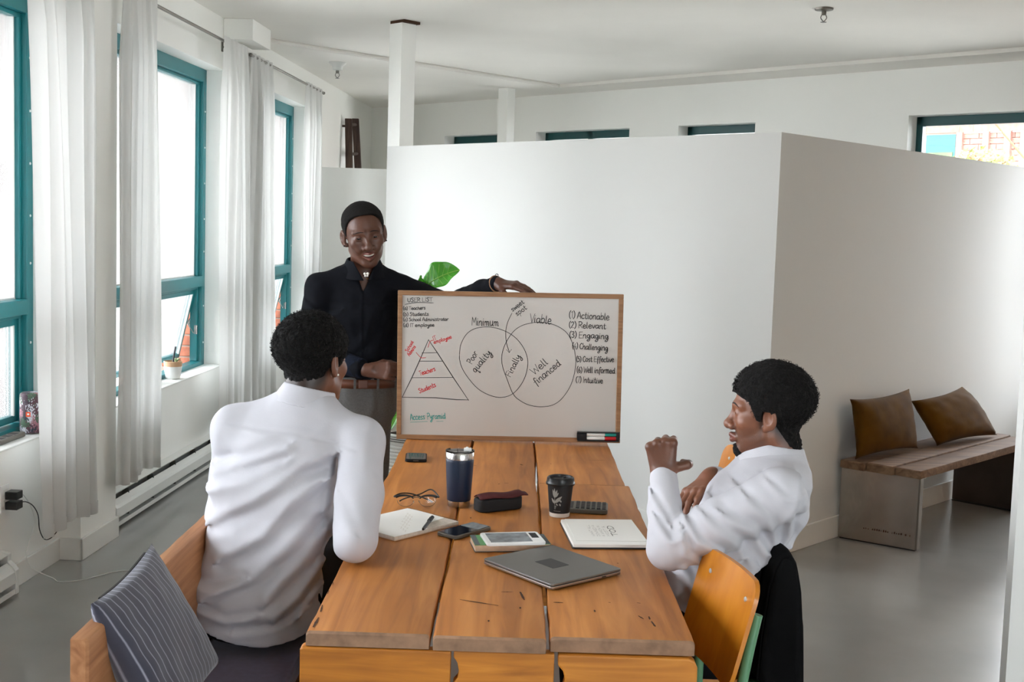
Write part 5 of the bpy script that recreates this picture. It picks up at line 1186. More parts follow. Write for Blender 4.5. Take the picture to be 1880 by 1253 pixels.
class Field:
    def __init__(s, lo, hi, h, bands=((), (), ())):
        s.ax = [axis(lo[i], hi[i], h, bands[i]) for i in range(3)]; s.D = np.full([len(a) for a in s.ax], .5, f4)
    def win(s, lo, hi):
        sl = []
        for i in range(3):
            a = max(0, np.searchsorted(s.ax[i], lo[i])-1); b = min(len(s.ax[i]), np.searchsorted(s.ax[i], hi[i])+1); sl.append(slice(a, b))
        return tuple(sl)
    def xyz(s, sl): return s.ax[0][sl[0]][:, None, None].astype(f4), s.ax[1][sl[1]][None, :, None].astype(f4), s.ax[2][sl[2]][None, None, :].astype(f4)
    def add(s, fn, lo, hi, k=.0, op='u', pad=.03):
        lo = np.asarray(lo)-pad-k; hi = np.asarray(hi)+pad+k; sl = s.win(lo, hi)
        if any(q.stop-q.start < 2 for q in sl): return
        d = fn(*s.xyz(sl)).astype(f4); W = s.D[sl]
        s.D[sl] = smin(W, d, k) if op == 'u' else (smax(W, -d, k) if op == 's' else smax(W, d, k))
    def cap(s, a, b, ra, rb=None, k=.02, op='u'):
        rb = ra if rb is None else rb; m = max(ra, rb); s.add(lambda x, y, z: d_cap(x, y, z, a, b, ra, rb), np.minimum(a, b)-m, np.maximum(a, b)+m, k, op)
    def chain(s, P, R, k=.02, op='u'):
        for i in range(len(P)-1): s.cap(np.asarray(P[i]), np.asarray(P[i+1]), R[i], R[i+1], k if i else k, op)
    def sph(s, c, r, k=.02, op='u'): c = np.asarray(c); s.add(lambda x, y, z: d_sph(x, y, z, c, r), c-r, c+r, k, op)
    def loft(s, st, lat, fwd, k=.03, p=2.3, kk=None):
        """stations (centre, half width, half depth) joined by elliptical spans; lat / fwd are the section's axes"""
        lat = unit(lat); fwd = unit(fwd-np.dot(fwd, lat)*lat); up = np.cross(lat, fwd)
        for (c0, a0, b0), (c1, a1, b1) in zip(st, st[1:]):
            c0 = np.asarray(c0, float); c1 = np.asarray(c1, float); ax = c1-c0; L2 = ax@ax
            def fn(x, y, z):
                q = [x-c0[0], y-c0[1], z-c0[2]]; t = np.clip((q[0]*ax[0]+q[1]*ax[1]+q[2]*ax[2])/L2, 0, 1)
                q = [q[i]-ax[i]*t for i in range(3)]; a = a0+(a1-a0)*t; b = b0+(b1-b0)*t; m = np.minimum(a, b)
                u = np.abs(q[0]*lat[0]+q[1]*lat[1]+q[2]*lat[2])/a; v = np.abs(q[0]*fwd[0]+q[1]*fwd[1]+q[2]*fwd[2])/b; w = np.abs(q[0]*up[0]+q[1]*up[1]+q[2]*up[2])/(m*.55)
                return ((u**p+v**p+w**p)**(1/p)-1)*m
            m = max(a0, a1, b0, b1); s.add(fn, np.minimum(c0, c1)-m, np.maximum(c0, c1)+m, k)
    def mesh(s, name):
        D = s.D; xs = s.ax; S = D < 0; n = [q-1 for q in D.shape]
        cnt = np.zeros(n, np.int8)
        for i in (0, 1):
            for j in (0, 1):
                for k in (0, 1): cnt += S[i:i+n[0], j:j+n[1], k:k+n[2]]
        act = (cnt > 0) & (cnt < 8); I = np.argwhere(act); idx = np.full(n, -1, np.int32); idx[act] = np.arange(len(I))
        acc = np.zeros((len(I), 3)); num = np.zeros(len(I)); C = [(i, j, k) for i in (0, 1) for j in (0, 1) for k in (0, 1)]
        val = {c: D[I[:, 0]+c[0], I[:, 1]+c[1], I[:, 2]+c[2]].astype(float) for c in C}
        for a in C:
            for q in range(3):
                if a[q] == 0:
                    b = list(a); b[q] = 1; b = tuple(b); va, vb = val[a], val[b]; m = (va < 0) != (vb < 0); t = np.where(m, va/(va-vb+1e-20), 0)
                    p = np.array(a, float)[None, :].repeat(len(I), 0); p[:, q] += t; acc[m] += p[m]; num[m] += 1
        P = I+acc/num[:, None]; co = np.stack([np.interp(P[:, q], np.arange(len(xs[q])), xs[q]) for q in range(3)], 1)
        F = []
        for q in range(3):
            o = [(q+1) % 3, (q+2) % 3]; sh = list(D.shape); a = [slice(None)]*3; b = [slice(None)]*3; a[q] = slice(0, -1); b[q] = slice(1, None)
            for r in o: a[r] = slice(1, -1); b[r] = slice(1, -1)
            sa, sb = S[tuple(a)], S[tuple(b)]; E_ = np.argwhere(sa != sb)
            if not len(E_): continue
            flip = sa[tuple(E_.T)]; E_ = E_.copy(); E_[:, o[0]] += 1; E_[:, o[1]] += 1
            def cell(da, db): c = E_.copy(); c[:, o[0]] -= da; c[:, o[1]] -= db; return idx[c[:, 0], c[:, 1], c[:, 2]]
            Q = np.stack([cell(1, 1), cell(0, 1), cell(0, 0), cell(1, 0)], 1); Q[~flip] = Q[~flip][:, ::-1]; F.append(Q)
        F = np.concatenate(F); F = F[(F >= 0).all(1)]
        return co, F
def np_mesh(name, co, F, m, parent, colors=None):
    W = np.array(BASE[parent.name].inverted()); co = co@W[:3, :3].T+W[:3, 3]
    me = bpy.data.meshes.new(name); me.vertices.add(len(co)); me.vertices.foreach_set('co', co.astype(f4).ravel())
    me.loops.add(F.size); me.loops.foreach_set('vertex_index', F.astype(np.int32).ravel()); me.polygons.add(len(F)); me.polygons.foreach_set('loop_start', np.arange(0, F.size, 4, dtype=np.int32))
    me.polygons.foreach_set('use_smooth', np.ones(len(F), bool)); me.update(calc_edges=True); me.validate()
    if colors is not None:
        at_ = me.color_attributes.new('Col', 'FLOAT_COLOR', 'POINT'); at_.data.foreach_set('color', np.concatenate([colors, np.ones((len(co), 1))], 1).astype(f4).ravel())
    me.materials.append(m); o = bpy.data.objects.new(name, me); COL.objects.link(o); o.parent = parent; BASE[o.name] = BASE[parent.name].copy(); return o
def relax(co, F, it=1, w=.5):
    n = len(co)
    for _ in range(it):
        acc = np.zeros_like(co); c = np.zeros(n)
        for a, b in ((0, 1), (1, 2), (2, 3), (3, 0)):
            np.add.at(acc, F[:, a], co[F[:, b]]); np.add.at(acc, F[:, b], co[F[:, a]]); np.add.at(c, F[:, a], 1); np.add.at(c, F[:, b], 1)
        co = co*(1-w)+w*acc/np.maximum(c, 1)[:, None]
    return co

# ---------------------------------------------------------------- heads
class Head:
    """local axes: x = subject's right, y = face, z = up; metres for a head 0.235 high"""
    def __init__(s, c, fwd, up=(0, 0, 1), scale=1., smile=False, wide=1., squint=1.):
        s.c = np.asarray(c, float); f = unit(fwd); u = np.asarray(up, float); u = unit(u-(u@f)*f); s.R = np.stack([np.cross(f, u), f, u], 1); s.s = scale; s.smile = smile; s.wide = wide; s.squint = squint
    def loc(s, x, y, z):
        q = [x-s.c[0], y-s.c[1], z-s.c[2]]; return [(q[0]*s.R[0, i]+q[1]*s.R[1, i]+q[2]*s.R[2, i])/s.s for i in range(3)]
    def glob(s, p): return s.c+s.R@(np.asarray(p, float)*s.s)
    def ev(s, x, y, z, neck=True, ears=True):
        sy = np.abs(x); W = s.wide
        d = d_ell(x, y, z, (0, -.015, .034), (.0745*W, .094, .083))
        d = smin(d, d_ell(x, y, z, (0, .020, -.022), (.0625*W, .068, .085)), .03)
        d = smin(d, d_ell(x, y, z, (0, .028, -.076), (.051*W, .051, .041)), .03)
        d = smin(d, d_sph(x, y, z, (0, .070, -.107), .017), .025)
        d = smin(d, d_cap(sy, y, z, (.052*W, 0, -.060), (.018, .064, -.103), .014, .012), .02)
        d = smin(d, d_sph(sy, y, z, (.043*W, .056, -.024+.004*s.smile), .0215+.002*s.smile), .02)
        if s.smile: d = smin(d, d_sph(sy, y, z, (.034, .070, -.046), .014), .016)
        d = smin(d, d_cap(sy, y, z, (.010, .081, .021), (.048, .062, .022), .011, .009), .014)
        d = smax(d, -d_sph(sy, y, z, (.032, .100, .002), .0165), .014)
        d = smin(d, d_ell(sy, y, z, (.032, .0705, .002), (.0170, .0140, .0120)), .005)
        d = smax(d, -d_ell(sy, y, z, (.0325, .087, .0015), (.0135, .0125, .0040*s.squint)), .0015)
        d = smin(d, d_cap(x, y, z, (0, .079, .016), (0, .103, -.030), .0075, .0110), .012)
        d = smin(d, d_sph(x, y, z, (0, .1045, -.033), .0130), .010)
        d = smin(d, d_sph(sy, y, z, (.0165, .094, -.037), .0105), .007)
        d = smax(d, -d_sph(sy, y, z, (.0088, .1015, -.0462), .0046), .003)
        zz = z-(6.5*x*x if s.smile else 0)      # smile lifts the corners
        if s.smile:
            d = smin(d, d_cap(sy, y, zz, (.031, .073, -.064), (0, .0935, -.0605), .0045, .0068), .005)
            d = smin(d, d_cap(sy, y, zz, (.028, .072, -.073), (0, .0905, -.0830), .0055, .0086), .006)
            d = smax(d, -d_ell(x, y, zz, (0, .092, -.0700), (.0280, .022, .0056)), .002)
        else:
            d = smin(d, d_cap(sy, y, z, (.022, .082, -.066), (0, .0980, -.0620), .0050, .0074), .005)
            d = smin(d, d_cap(sy, y, z, (.020, .081, -.070), (0, .0955, -.0760), .0055, .0084), .005)
            d = smax(d, -d_cap(sy, y, z, (.023, .089, -.0685), (0, .1060, -.0690), .0014, .0014), .002)
        # ears
        ex = sy-(.0745*W+.0035)-.30*(-(y+.012)); d_e = d_ell(ex, y, z, (.004, -.012, -.008), (.0085, .0195, .0325)); d_e = smin(d_e, d_sph(ex, y, z, (-.001, .000, -.036), .0085), .008)
        d_e = smax(d_e, -d_ell(ex, y, z, (.0125, -.008, -.004), (.0075, .0115, .0190)), .004)
        if ears: d = smin(d, d_e, .006)
        if neck: d = smin(d, d_cap(x, y, z, (0, -.026, -.05), (0, -.036, -.13), .053, .056), .03)
        return d
    def surf(s, x, z, y0=.16):
        """y of the skin in front of (x, z)"""
        y = y0
        for _ in range(60):
            d = float(s.ev(np.float64(x), np.float64(y), np.float64(z), False));
            if d < .0003: break
            y -= d*.7
        return y
    def put(s, F, k=.012):
        r = .175*s.s; c = s.c+s.R@np.array([0, 0, -.01]); sl = F.win(c-r, c+r); L = s.loc(*F.xyz(sl)); d = (s.ev(*L)*s.s).astype(f4); F.D[sl] = smin(F.D[sl], d, k)
    def hair(s, m, parent, line, thick, h, amp, freq, name='hair', k=.003, extra=None):
        c = s.c+s.R@np.array([0, -.02, .03]); r = .155*s.s; F = Field(c-r, c+r, h); sl = tuple(slice(0, n) for n in F.D.shape); x, y, z = s.loc(*F.xyz(sl))
        base = s.ev(x, y, z, True, False); cran = d_ell(x, y, z, (0, -.018, .034), (.0755*s.wide, .095, .0835)); base = smin(base, cran, .01)
        t = thick(x, y, z); nz = vnoise(x*freq, y*freq, z*freq)*.6+vnoise(x*freq*2.1+7, y*freq*2.1, z*freq*2.1)*.4
        d = base-t-amp*nz
        ly = np.interp(y.ravel(), line[0], line[1]).reshape(y.shape)
        edge = (ly-z)*.75; d = smax(d, edge, k); d = smax(d, -(base+.0025), 0)
        if extra: d = extra(d, x, y, z, base, nz)
        F.D[:] = d*s.s; co, Fc = F.mesh(name); return np_mesh(name, co, Fc, m, parent)
    def bm_part(s, name, bm, m, parent, **k):
        M = Matrix([[*(s.R[i]*s.s), s.c[i]] for i in range(3)]+[[0, 0, 0, 1]]); return obj(name, bm, m, parent, M, **k)
    def eyes(s, parent, look=(0, 0)):
        for q in (-1, 1):
            bm = bmesh.new(); bmesh.ops.create_uvsphere(bm, u_segments=24, v_segments=20, radius=.0122)
            bmesh.ops.transform(bm, matrix=Matrix.Rotation(-PI/2, 4, 'X'), verts=bm.verts)
            for f in bm.faces:
                cc = f.calc_center_median(); f.material_index = 1 if (cc.y > .0098 and (cc.x-look[0])**2+(cc.z-look[1])**2 < .0072**2) else 0
            bmesh.ops.translate(bm, vec=(q*.0325, .0700, .0020), verts=bm.verts); s.bm_part('eye', bm, [MAT['eye_white'], MAT['iris']], parent, smooth=True)
            pts = []
            for i in range(9):
                t = i/8; x = q*(.013+.040*t); z = .0225+.006*math.sin(PI*(.25+.65*t))-.005*t*t; y = s.surf(x, z)-.0006; pts.append((x, y, z))
            bm = bmesh.new(); tube(bm, pts, .002, 6, radii=[.0010, .0018, .0023, .0024, .0024, .0022, .0018, .0013, .0008]); s.bm_part('eyebrow', bm, MAT['brow'], parent, smooth=True)

def skin_mat(name, rough=.42):
    m, nt, p = principled(name); N = nt.nodes; L = nt.links; at_ = N.new('ShaderNodeAttribute'); at_.attribute_name = 'Col'; L.new(at_.outputs['Color'], p.inputs['Base Color'])
    p.inputs['Roughness'].default_value = rough; p.inputs['Specular IOR Level'].default_value = .5
    tc = N.new('ShaderNodeTexCoord'); n2 = N.new('ShaderNodeTexNoise'); n2.inputs['Scale'].default_value = 420; L.new(tc.outputs['Object'], n2.inputs['Vector']); b = N.new('ShaderNodeBump'); b.inputs['Strength'].default_value = .10; b.inputs['Distance'].default_value = .004; L.new(n2.outputs['Fac'], b.inputs['Height']); L.new(b.outputs[0], p.inputs['Normal'])
    return m
MAT['skin'] = skin_mat('brown skin')

# ---------------------------------------------------------------- hands
FING = [(.95, .0290), (1.06, .0098), (.99, -.0098), (.80, -.0285)]
def hand(F, W, d, n, side, curl, spread=.5, thumb=None, s=1.):
    """W wrist, d towards the fingers, n out of the back of the hand; side: +1 when the thumb lies towards d x n"""
    d = unit(d); n = unit(np.asarray(n)-np.dot(n, d)*d); lat = np.cross(d, n)*side; W = np.asarray(W, float)
    F.cap(W-d*.010, W+d*.012, .0245*s, .0255*s, .012)
    for i, (lf, off) in enumerate(FING):
        K = W+d*(.088-.0035*abs(i-1)-.004*(i == 3))*s+lat*off*s+n*.003*s*(1-abs(i-1.5)/1.5)
        F.cap(W+d*.012*s+lat*off*.55*s-n*.002, K, .0150*s, .0112*s, .012)
        F.sph(K+n*.0015, .0108*s, .006)
        th = 0; p = K; sp = lat*off*spread*6
        for j, (L, r0, r1) in enumerate(((.044, .0100, .0092), (.027, .0092, .0084), (.022, .0084, .0066))):
            th += curl[i][j]; dr = unit(d*math.cos(th)-n*math.sin(th)+sp*math.cos(th)*.6); q = p+dr*L*lf*s; F.cap(p, q, r0*s, r1*s, .003 if j else .005); p = q
    t = thumb or ((.70, .60, -.35), (.35, .90, -.25), (.15, .95, -.25)); p = W+lat*.018*s+d*.020*s-n*.006*s
    for (a, b, c), L, r0, r1 in zip(t, (.044, .032, .026), (.0150, .0115, .0105), (.0115, .0105, .0080)):
        q = p+unit(lat*a+d*b+n*c)*L*s; F.cap(p, q, r0*s, r1*s, .010 if L > .04 else .004); p = q

def fold_field(u, v, lines, A, w):
    """signed crease profile: a ridge beside a groove along 2D lines"""
    out = np.zeros(np.broadcast(u, v).shape, f4)
    for P, a, ww in lines:
        best = None; sg = None
        for (x0, y0), (x1, y1) in zip(P, P[1:]):
            dx, dy = x1-x0, y1-y0; L2 = dx*dx+dy*dy; t = np.clip(((u-x0)*dx+(v-y0)*dy)/L2, 0, 1); ex, ey = u-x0-dx*t, v-y0-dy*t; d2 = np.sqrt(ex*ex+ey*ey); c = dx*ey-dy*ex
            if best is None: best, sg = d2, np.sign(c)
            else: m = d2 < best; best = np.where(m, d2, best); sg = np.where(m, np.sign(c), sg)
        s = sg*best/(w*ww); out += (A*a*s*np.exp(-s*s)*1.6).astype(f4)
    return out
def collar(F, c, axis_, rx, ry, lat, h0, h1, slope, th, gap=None, k=.003):
    """a band round the neck; slope > 0 makes it stand away going down"""
    up = unit(axis_); lat = unit(np.asarray(lat)-np.dot(lat, up)*up); fw_v = np.cross(up, lat); c = np.asarray(c, float)
    def fn(x, y, z):
        q = [x-c[0], y-c[1], z-c[2]]; a = q[0]*lat[0]+q[1]*lat[1]+q[2]*lat[2]; b = q[0]*fw_v[0]+q[1]*fw_v[1]+q[2]*fw_v[2]; hgt = q[0]*up[0]+q[1]*up[1]+q[2]*up[2]
        rho = np.sqrt((a/rx)**2+(b/ry)**2); m = min(rx, ry); d = np.abs((rho-1)*m-slope*(h1-hgt))-th; d = np.maximum(d, np.maximum(h0-hgt, hgt-h1))
        if gap is not None:
            ga, gw, gs = gap; ang = a*math.cos(ga)+b*math.sin(ga); tan = -a*math.sin(ga)+b*math.cos(ga)
            d = np.maximum(d, np.where(ang > 0, gw+gs*(hgt-h0)-np.abs(tan), -1))
        return d
    r = max(rx, ry)+abs(slope)*(h1-h0)+.02; F.add(fn, c-r-abs(h0), c+r+abs(h1), k)
SK = lambda rgb: np.array(lin(rgb))
def skin_colors(co, H, base, lip, stubble=None, nape=None):
    col = np.tile(SK(base), (len(co), 1)); L = np.stack([a for a in H.loc(co[:, 0], co[:, 1], co[:, 2])], 1)
    zz = L[:, 2]-(6.5*L[:, 0]**2 if H.smile else 0); m = np.clip(1-((L[:, 0]/.027)**2+((zz+.069)/(.0175 if H.smile else .0140))**2), 0, 1)*(L[:, 1] > .07); m = np.clip(m*3, 0, 1)[:, None]
    col = col*(1-m*.75)+SK(lip)*m*.75
    if stubble:
        jaw = np.clip((-.030-L[:, 2])/.03, 0, 1)*np.clip((L[:, 1]+.01)/.02, 0, 1)*np.clip((.145+L[:, 2])/.02, 0, 1); must = np.clip(1-np.abs(L[:, 2]+.0535)/.007, 0, 1)*(np.abs(L[:, 0]) < .03)*(L[:, 1] > .08); q = (np.clip(jaw*.45+must*.6, 0, .75)*(1-m[:, 0]))[:, None]; col = col*(1-q)+SK((34, 22, 18))*q
    if nape is not None:
        ln = np.interp(L[:, 1], nape[0], nape[1]); q = (np.clip(1.25-(ln-L[:, 2])/.045, 0, 1)*np.clip((.03-L[:, 1])/.02, 0, 1)*(np.abs(L[:, 0]) < .0765)*(L[:, 2] > -.12)*.9)[:, None]; col = col*(1-q)+SK((26, 18, 16))*q
    n = vnoise(co[:, 0]*45, co[:, 1]*45, co[:, 2]*45)[:, None]*.07+1; return np.clip(col*n, 0, 1)
LINE_A = ([-.13, -.10, -.085, -.06, -.04, -.028, -.014, .006, .014, .024, .032, .040, .052, .064, .078, .12], [-.058, -.060, -.056, -.052, -.044, -.030, .010, .012, -.018, -.012, .012, .036, .044, .050, .056, .058])
def limb(F, P, R, k=.02): F.chain([np.asarray(p, float) for p in P], R, k)

# ================================================================== PERSON 1: standing, dark shirt, holding the whiteboard
p1 = thing('person', 'smiling person in dark navy shirt and grey trousers standing and holding the whiteboard', 'person', (-.65, 5.05, 0))
lat1, fwd1 = V3(.97, .24, 0), V3(.24, -.97, 0)
H1 = Head((-.648, 4.985, 1.590), (.27, -.945, -.20), (-.165, .0, 1), 1.06, smile=True, squint=.85, wide=1.03)
J = dict(rs=V3(-.832, 4.985, 1.352), re=V3(-.872, 4.955, 1.085), rw=V3(-.612, 4.848, 1.030), ls=V3(-.485, 5.065, 1.350), le=V3(-.290, 5.170, 1.285), lw=V3(-.080, 4.898, 1.402))
st1 = [((-.650, 5.06, .86), .145, .105), ((-.648, 5.055, .97), .128, .098), ((-.650, 5.05, 1.08), .128, .098), ((-.655, 5.045, 1.24), .158, .112), ((-.655, 5.045, 1.345), .150, .095), ((-.655, 5.04, 1.415), .075, .065)]
hipR, hipL = V3(-.735, 5.04, .87), V3(-.608, 5.07, .87)
kR, kL, aR, aL = V3(-.750, 5.02, .47), V3(-.605, 5.06, .47), V3(-.755, 5.08, .09), V3(-.605, 5.12, .09)
F = Field((-1.0, 4.70, -.005), (.16, 5.30, 1.80), .010, (((-.76, -.53, .0026), (-.66, -.43, .0034), (-.12, .13, .0034)), ((4.84, 5.12, .0027), (4.74, 4.93, .0034)), ((1.43, 1.76, .0026), (1.0, 1.10, .0034), (1.345, 1.43, .0034))))
F.loft([(c, a-.012, b-.012) for c, a, b in st1], lat1, fwd1)
limb(F, (V3(-.655, 5.035, 1.39), V3(-.650, 5.015, 1.50)), (.062, .055), .03)
for a, b, c in (('rs', 're', 'rw'), ('ls', 'le', 'lw')): limb(F, (V3(-.655, 5.04, 1.37), J[a]), (.05, .048), .03); limb(F, (J[a], J[b], J[c]), (.048, .038, .026), .02)
for h, k_, a in ((hipR, kR, aR), (hipL, kL, aL)): limb(F, (h, k_, a), (.075, .052, .036), .03); limb(F, (a+V3(0, .02, -.05), a+V3(.03, -.13, -.06)), (.034, .028), .02)
H1.put(F)
hand(F, J['rw']+V3(.012, -.006, 0), (.985, -.13, .02), (-.10, -.95, .30), -1, [(.45, .75, .45), (.55, .85, .5), (.65, .9, .5), (.75, .95, .5)], .3, ((.50, .75, -.40), (.05, .85, -.55), (-.1, .9, -.45)))
hand(F, J['lw'], (.90, -.43, -.03), (.0, -.22, .97), 1, [(.22, .12, .10), (.24, .14, .12), (.27, .16, .14), (.28, .18, .14)], .7, ((.62, .66, -.30), (.12, .85, -.50), (0, .90, -.45)))
co, Q = F.mesh('body'); np_mesh('body', co, Q, MAT['skin'], p1, skin_colors(co, H1, (92, 58, 44), (120, 66, 58)))
LINE_S = ([-.12, -.09, -.05, -.032, -.022, .000, .012, .020, .028, .036, .044, .052, .060, .11], [-.050, -.052, -.042, -.030, .010, .012, -.002, .008, .030, .058, .072, .083, .089, .091])
H1.hair(MAT['hair_short'], p1, LINE_S, lambda x, y, z: .0025+.0060*np.clip((z-.02)/.06, 0, 1), .0028, .0012, 190, k=.002)
H1.eyes(p1, (.0006, -.0012))
# teeth: a curved strip in the open smile
bm = bmesh.new()
def tf(u, v):
    x = -.025+.050*u; return x, .0855-13*x*x-.001*(v > .9)+.0006*abs(math.sin(u*PI*8)), 6.5*x*x-.0652-.0070*v*(1-(2*u-1)**4*.6)
grid(bm, tf, 33, 5); H1.bm_part('teeth', bm, MAT['teeth'], p1, smooth=True)
bm = bmesh.new(); grid(bm, lambda u, v: (-.033+.066*u, .078-10*(-.033+.066*u)**2, 6.5*(-.033+.066*u)**2-.062-.017*v), 12, 5); H1.bm_part('mouth_inside', bm, mat('dark mouth', (40, 14, 14), .6), p1)
for q in (-1, 1):
    bm = bmesh.new(); bmesh.ops.create_uvsphere(bm, u_segments=10, v_segments=8, radius=.0035); bmesh.ops.translate(bm, vec=(q*.0845, .003, -.0375), verts=bm.verts); H1.bm_part('ear_stud', bm, MAT['black_plastic'], p1, smooth=True)
# shirt
F = Field((-1.0, 4.78, .92), (.02, 5.32, 1.56), .0052)
F.loft([((-.648, 5.055, .955), .150, .118)]+[(c, a+.012, b+.012) for c, a, b in st1[2:5]]+[((-.655, 5.03, 1.415), .082, .072)], lat1, fwd1, .03)
for a in ('rs', 'ls'): limb(F, (V3(-.655, 5.035, 1.428), J[a]+V3(0, 0, .002)), (.060, .060), .045)
limb(F, (J['rs'], J['re'], J['re']*.45+J['rw']*.55), (.064, .053, .046), .022); limb(F, (J['re']*.5+J['rw']*.5, J['re']*.12+J['rw']*.88), (.046, .041), .012)
limb(F, (J['ls'], J['le'], J['le']*.3+J['lw']*.7, J['le']*.04+J['lw']*.96), (.064, .052, .042, .036), .022)
sl = tuple(slice(0, n) for n in F.D.shape); x, y, z = F.xyz(sl)
F.D += (.0035*vnoise(x*16, y*16, z*9)+.0022*vnoise(x*38+3, y*38, z*24)).astype(f4)
F.D += np.where(y < 5.05, fold_field(x, z, [([(-.87, 1.30), (-.80, 1.25), (-.74, 1.27)], 1, 1), ([(-.90, 1.16), (-.84, 1.14), (-.80, 1.17)], 1, .8), ([(-.90, 1.10), (-.83, 1.09)], 1, .8), ([(-.64, 1.36), (-.635, .98)], .5, .4), ([(-.56, 1.30), (-.62, 1.14), (-.72, 1.05)], .8, 1.2), ([(-.53, 1.22), (-.58, 1.08)], .8, 1), ([(-.80, 1.07), (-.72, 1.055)], .8, .6)], .007, .016), 0)
F.D = np.maximum(F.D, (.962-z)).astype(f4)
# open collar: a V below the throat
nk = V3(-.653, 5.018, 1.462)
F.add(lambda x, y, z: np.maximum(np.maximum(np.abs(x-(-.642)+.25*(y-4.95)*0)-np.clip((z-1.345)*.42, 0, .05), 1.345-z), y-5.0), (-.72, 4.86, 1.33), (-.56, 5.0, 1.5), .004, 's')
F.add(lambda x, y, z: d_cap(x, y, z, V3(-.653, 5.04, 1.40), V3(-.648, 5.0, 1.56), .062, .066), (-.73, 4.93, 1.33), (-.57, 5.12, 1.63), .004, 's')
G = Field((-.80, 4.86, 1.36), (-.50, 5.18, 1.55), .0028); collar(G, nk, (.0, -.18, 1), .067, .069, lat1, -.050, .022, .44, .0034, (-PI/2, .008, .55), 0); co, Q = G.mesh('collar'); np_mesh('collar', relax(co, Q, 2), Q, MAT['navy'], p1)
co, Q = F.mesh('shirt'); np_mesh('shirt', relax(co, Q, 1), Q, MAT['navy'], p1)
F = Field((-.80, 4.80, .98), (-.60, 4.98, 1.12), .004); a_, b_ = J['re']*.33+J['rw']*.67, J['re']*.10+J['rw']*.90
F.cap(a_, b_, .047, .043, .005); F.cap(J['re']*.2+J['rw']*.8, J['rw']+V3(.03, -.02, 0), .036, .036, .003, 's'); co, Q = F.mesh('cuff'); np_mesh('cuff', co, Q, MAT['denim_cuff'], p1)
# trousers, belt, shoes
F = Field((-.86, 4.86, .03), (-.44, 5.28, 1.0), .0075)
F.loft([((-.655, 5.06, .84), .152, .122), ((-.648, 5.055, .975), .146, .116)], lat1, fwd1, .03)
for h, k_, a in ((hipR, kR, aR), (hipL, kL, aL)): limb(F, (h, k_, a+V3(0, 0, .01)), (.088, .074, .062), .03)
sl = tuple(slice(0, n) for n in F.D.shape); x, y, z = F.xyz(sl); F.D += (.004*vnoise(x*14, y*14, z*10)).astype(f4)
F.D += np.where(y < 5.05, fold_field(x, z, [([(-.585, .97), (-.580, .86), (-.60, .78)], 1, 1), ([(-.74, .95), (-.72, .80)], .6, 1)], .006, .014), 0); F.D = np.maximum(F.D, np.maximum(z-.985, .05-z)).astype(f4)
co, Q = F.mesh('trousers'); np_mesh('trousers', relax(co, Q), Q, MAT['grey_trouser'], p1)
M1 = Matrix(((lat1[0], -fwd1[0], 0, -.648), (lat1[1], -fwd1[1], 0, 5.055), (0, 0, 1, 0), (0, 0, 0, 1)))
bm = bmesh.new()
def sec(u, a, b, p=2.3): c, s = math.cos(2*PI*u), math.sin(2*PI*u); r = (abs(c)**p+abs(s)**p)**(-1/p); return a*c*r, b*s*r
grid(bm, lambda u, v: (*sec(u, .1525, .1225), .938+.038*v), 60, 2, True); o = obj('belt', bm, MAT['belt'], p1, M1, smooth=True); so = o.modifiers.new('t', 'SOLIDIFY'); so.thickness = .004
for u in (.62, .70, .80, .90): q = sec(u, .155, .125); obj('belt_loop', B(((q[0]-.005, q[1]-.003, .934), (q[0]+.005, q[1]+.003, .980))), MAT['grey_trouser'], p1, M1)
q = sec(.735, .155, .125); obj('buckle', B(((q[0]-.02, q[1]-.004, .940), (q[0]+.02, q[1]+.003, .976))), MAT['belt'], p1, M1, bevel=.003)
bm = bmesh.new(); tube(bm, smooth_path([M1 @ Vector((*sec(u, a, .128), z)) for u, a, z in ((.585, .150, .925), (.60, .157, .89), (.595, .163, .855))], 5), .0035, 6); obj('pocket_trim', bm, MAT['pocket'], p1)
for a in (aR, aL):
    F = Field(a+V3(-.07, -.21, -.10), a+V3(.09, .08, .03), .006); F.cap(a+V3(0, .02, -.045), a+V3(.025, -.13, -.055), .042, .036, .02); F.cap(a+V3(0, .01, -.03), a+V3(0, .01, .01), .044, .044, .02); F.D = np.maximum(F.D, .004-F.xyz(tuple(slice(0, n) for n in F.D.shape))[2]).astype(f4); co, Q = F.mesh('shoe'); np_mesh('shoe', co, Q, MAT['black_cloth'], p1)
# necklace with a small white butterfly-shaped pendant, wrist band
nb = [H1.glob(q) for q in ((.062, -.02, -.135), (.052, .022, -.150), (.026, .046, -.166), (0, .052, -.173), (-.026, .046, -.166), (-.052, .022, -.150), (-.062, -.02, -.135))]
bm = bmesh.new(); tube(bm, smooth_path([tuple(q) for q in nb], 6), .0013, 6); obj('necklace', bm, MAT['gold'], p1)
pc = V3(-.627, 4.919, 1.421); bm = bmesh.new()
for dx, dz, r in ((-.006, .004, .0062), (.006, .005, .0062), (-.004, -.005, .0046), (.005, -.004, .0046)):
    vs_ = bmesh.ops.create_uvsphere(bm, u_segments=10, v_segments=8, radius=r)['verts']; bmesh.ops.transform(bm, matrix=Matrix.Translation((pc[0]+dx, pc[1], pc[2]+dz)) @ Matrix.Diagonal((1, .4, .9, 1)), verts=vs_)
obj('pendant', bm, MAT['pearl'], p1, smooth=True)
wv = unit(J['lw']-J['le']); c_ = J['lw']-wv*.004; s_ = unit(np.cross(wv, (0, 0, 1))); u_ = np.cross(s_, wv)
bm = bmesh.new(); tube(bm, [tuple(c_+(s_*math.cos(a)+u_*math.sin(a))*.0345) for a in [2*PI*i/24 for i in range(25)]], .0035, 6, caps=False); obj('wrist_band', bm, MAT['rubber_band'], p1, smooth=True)
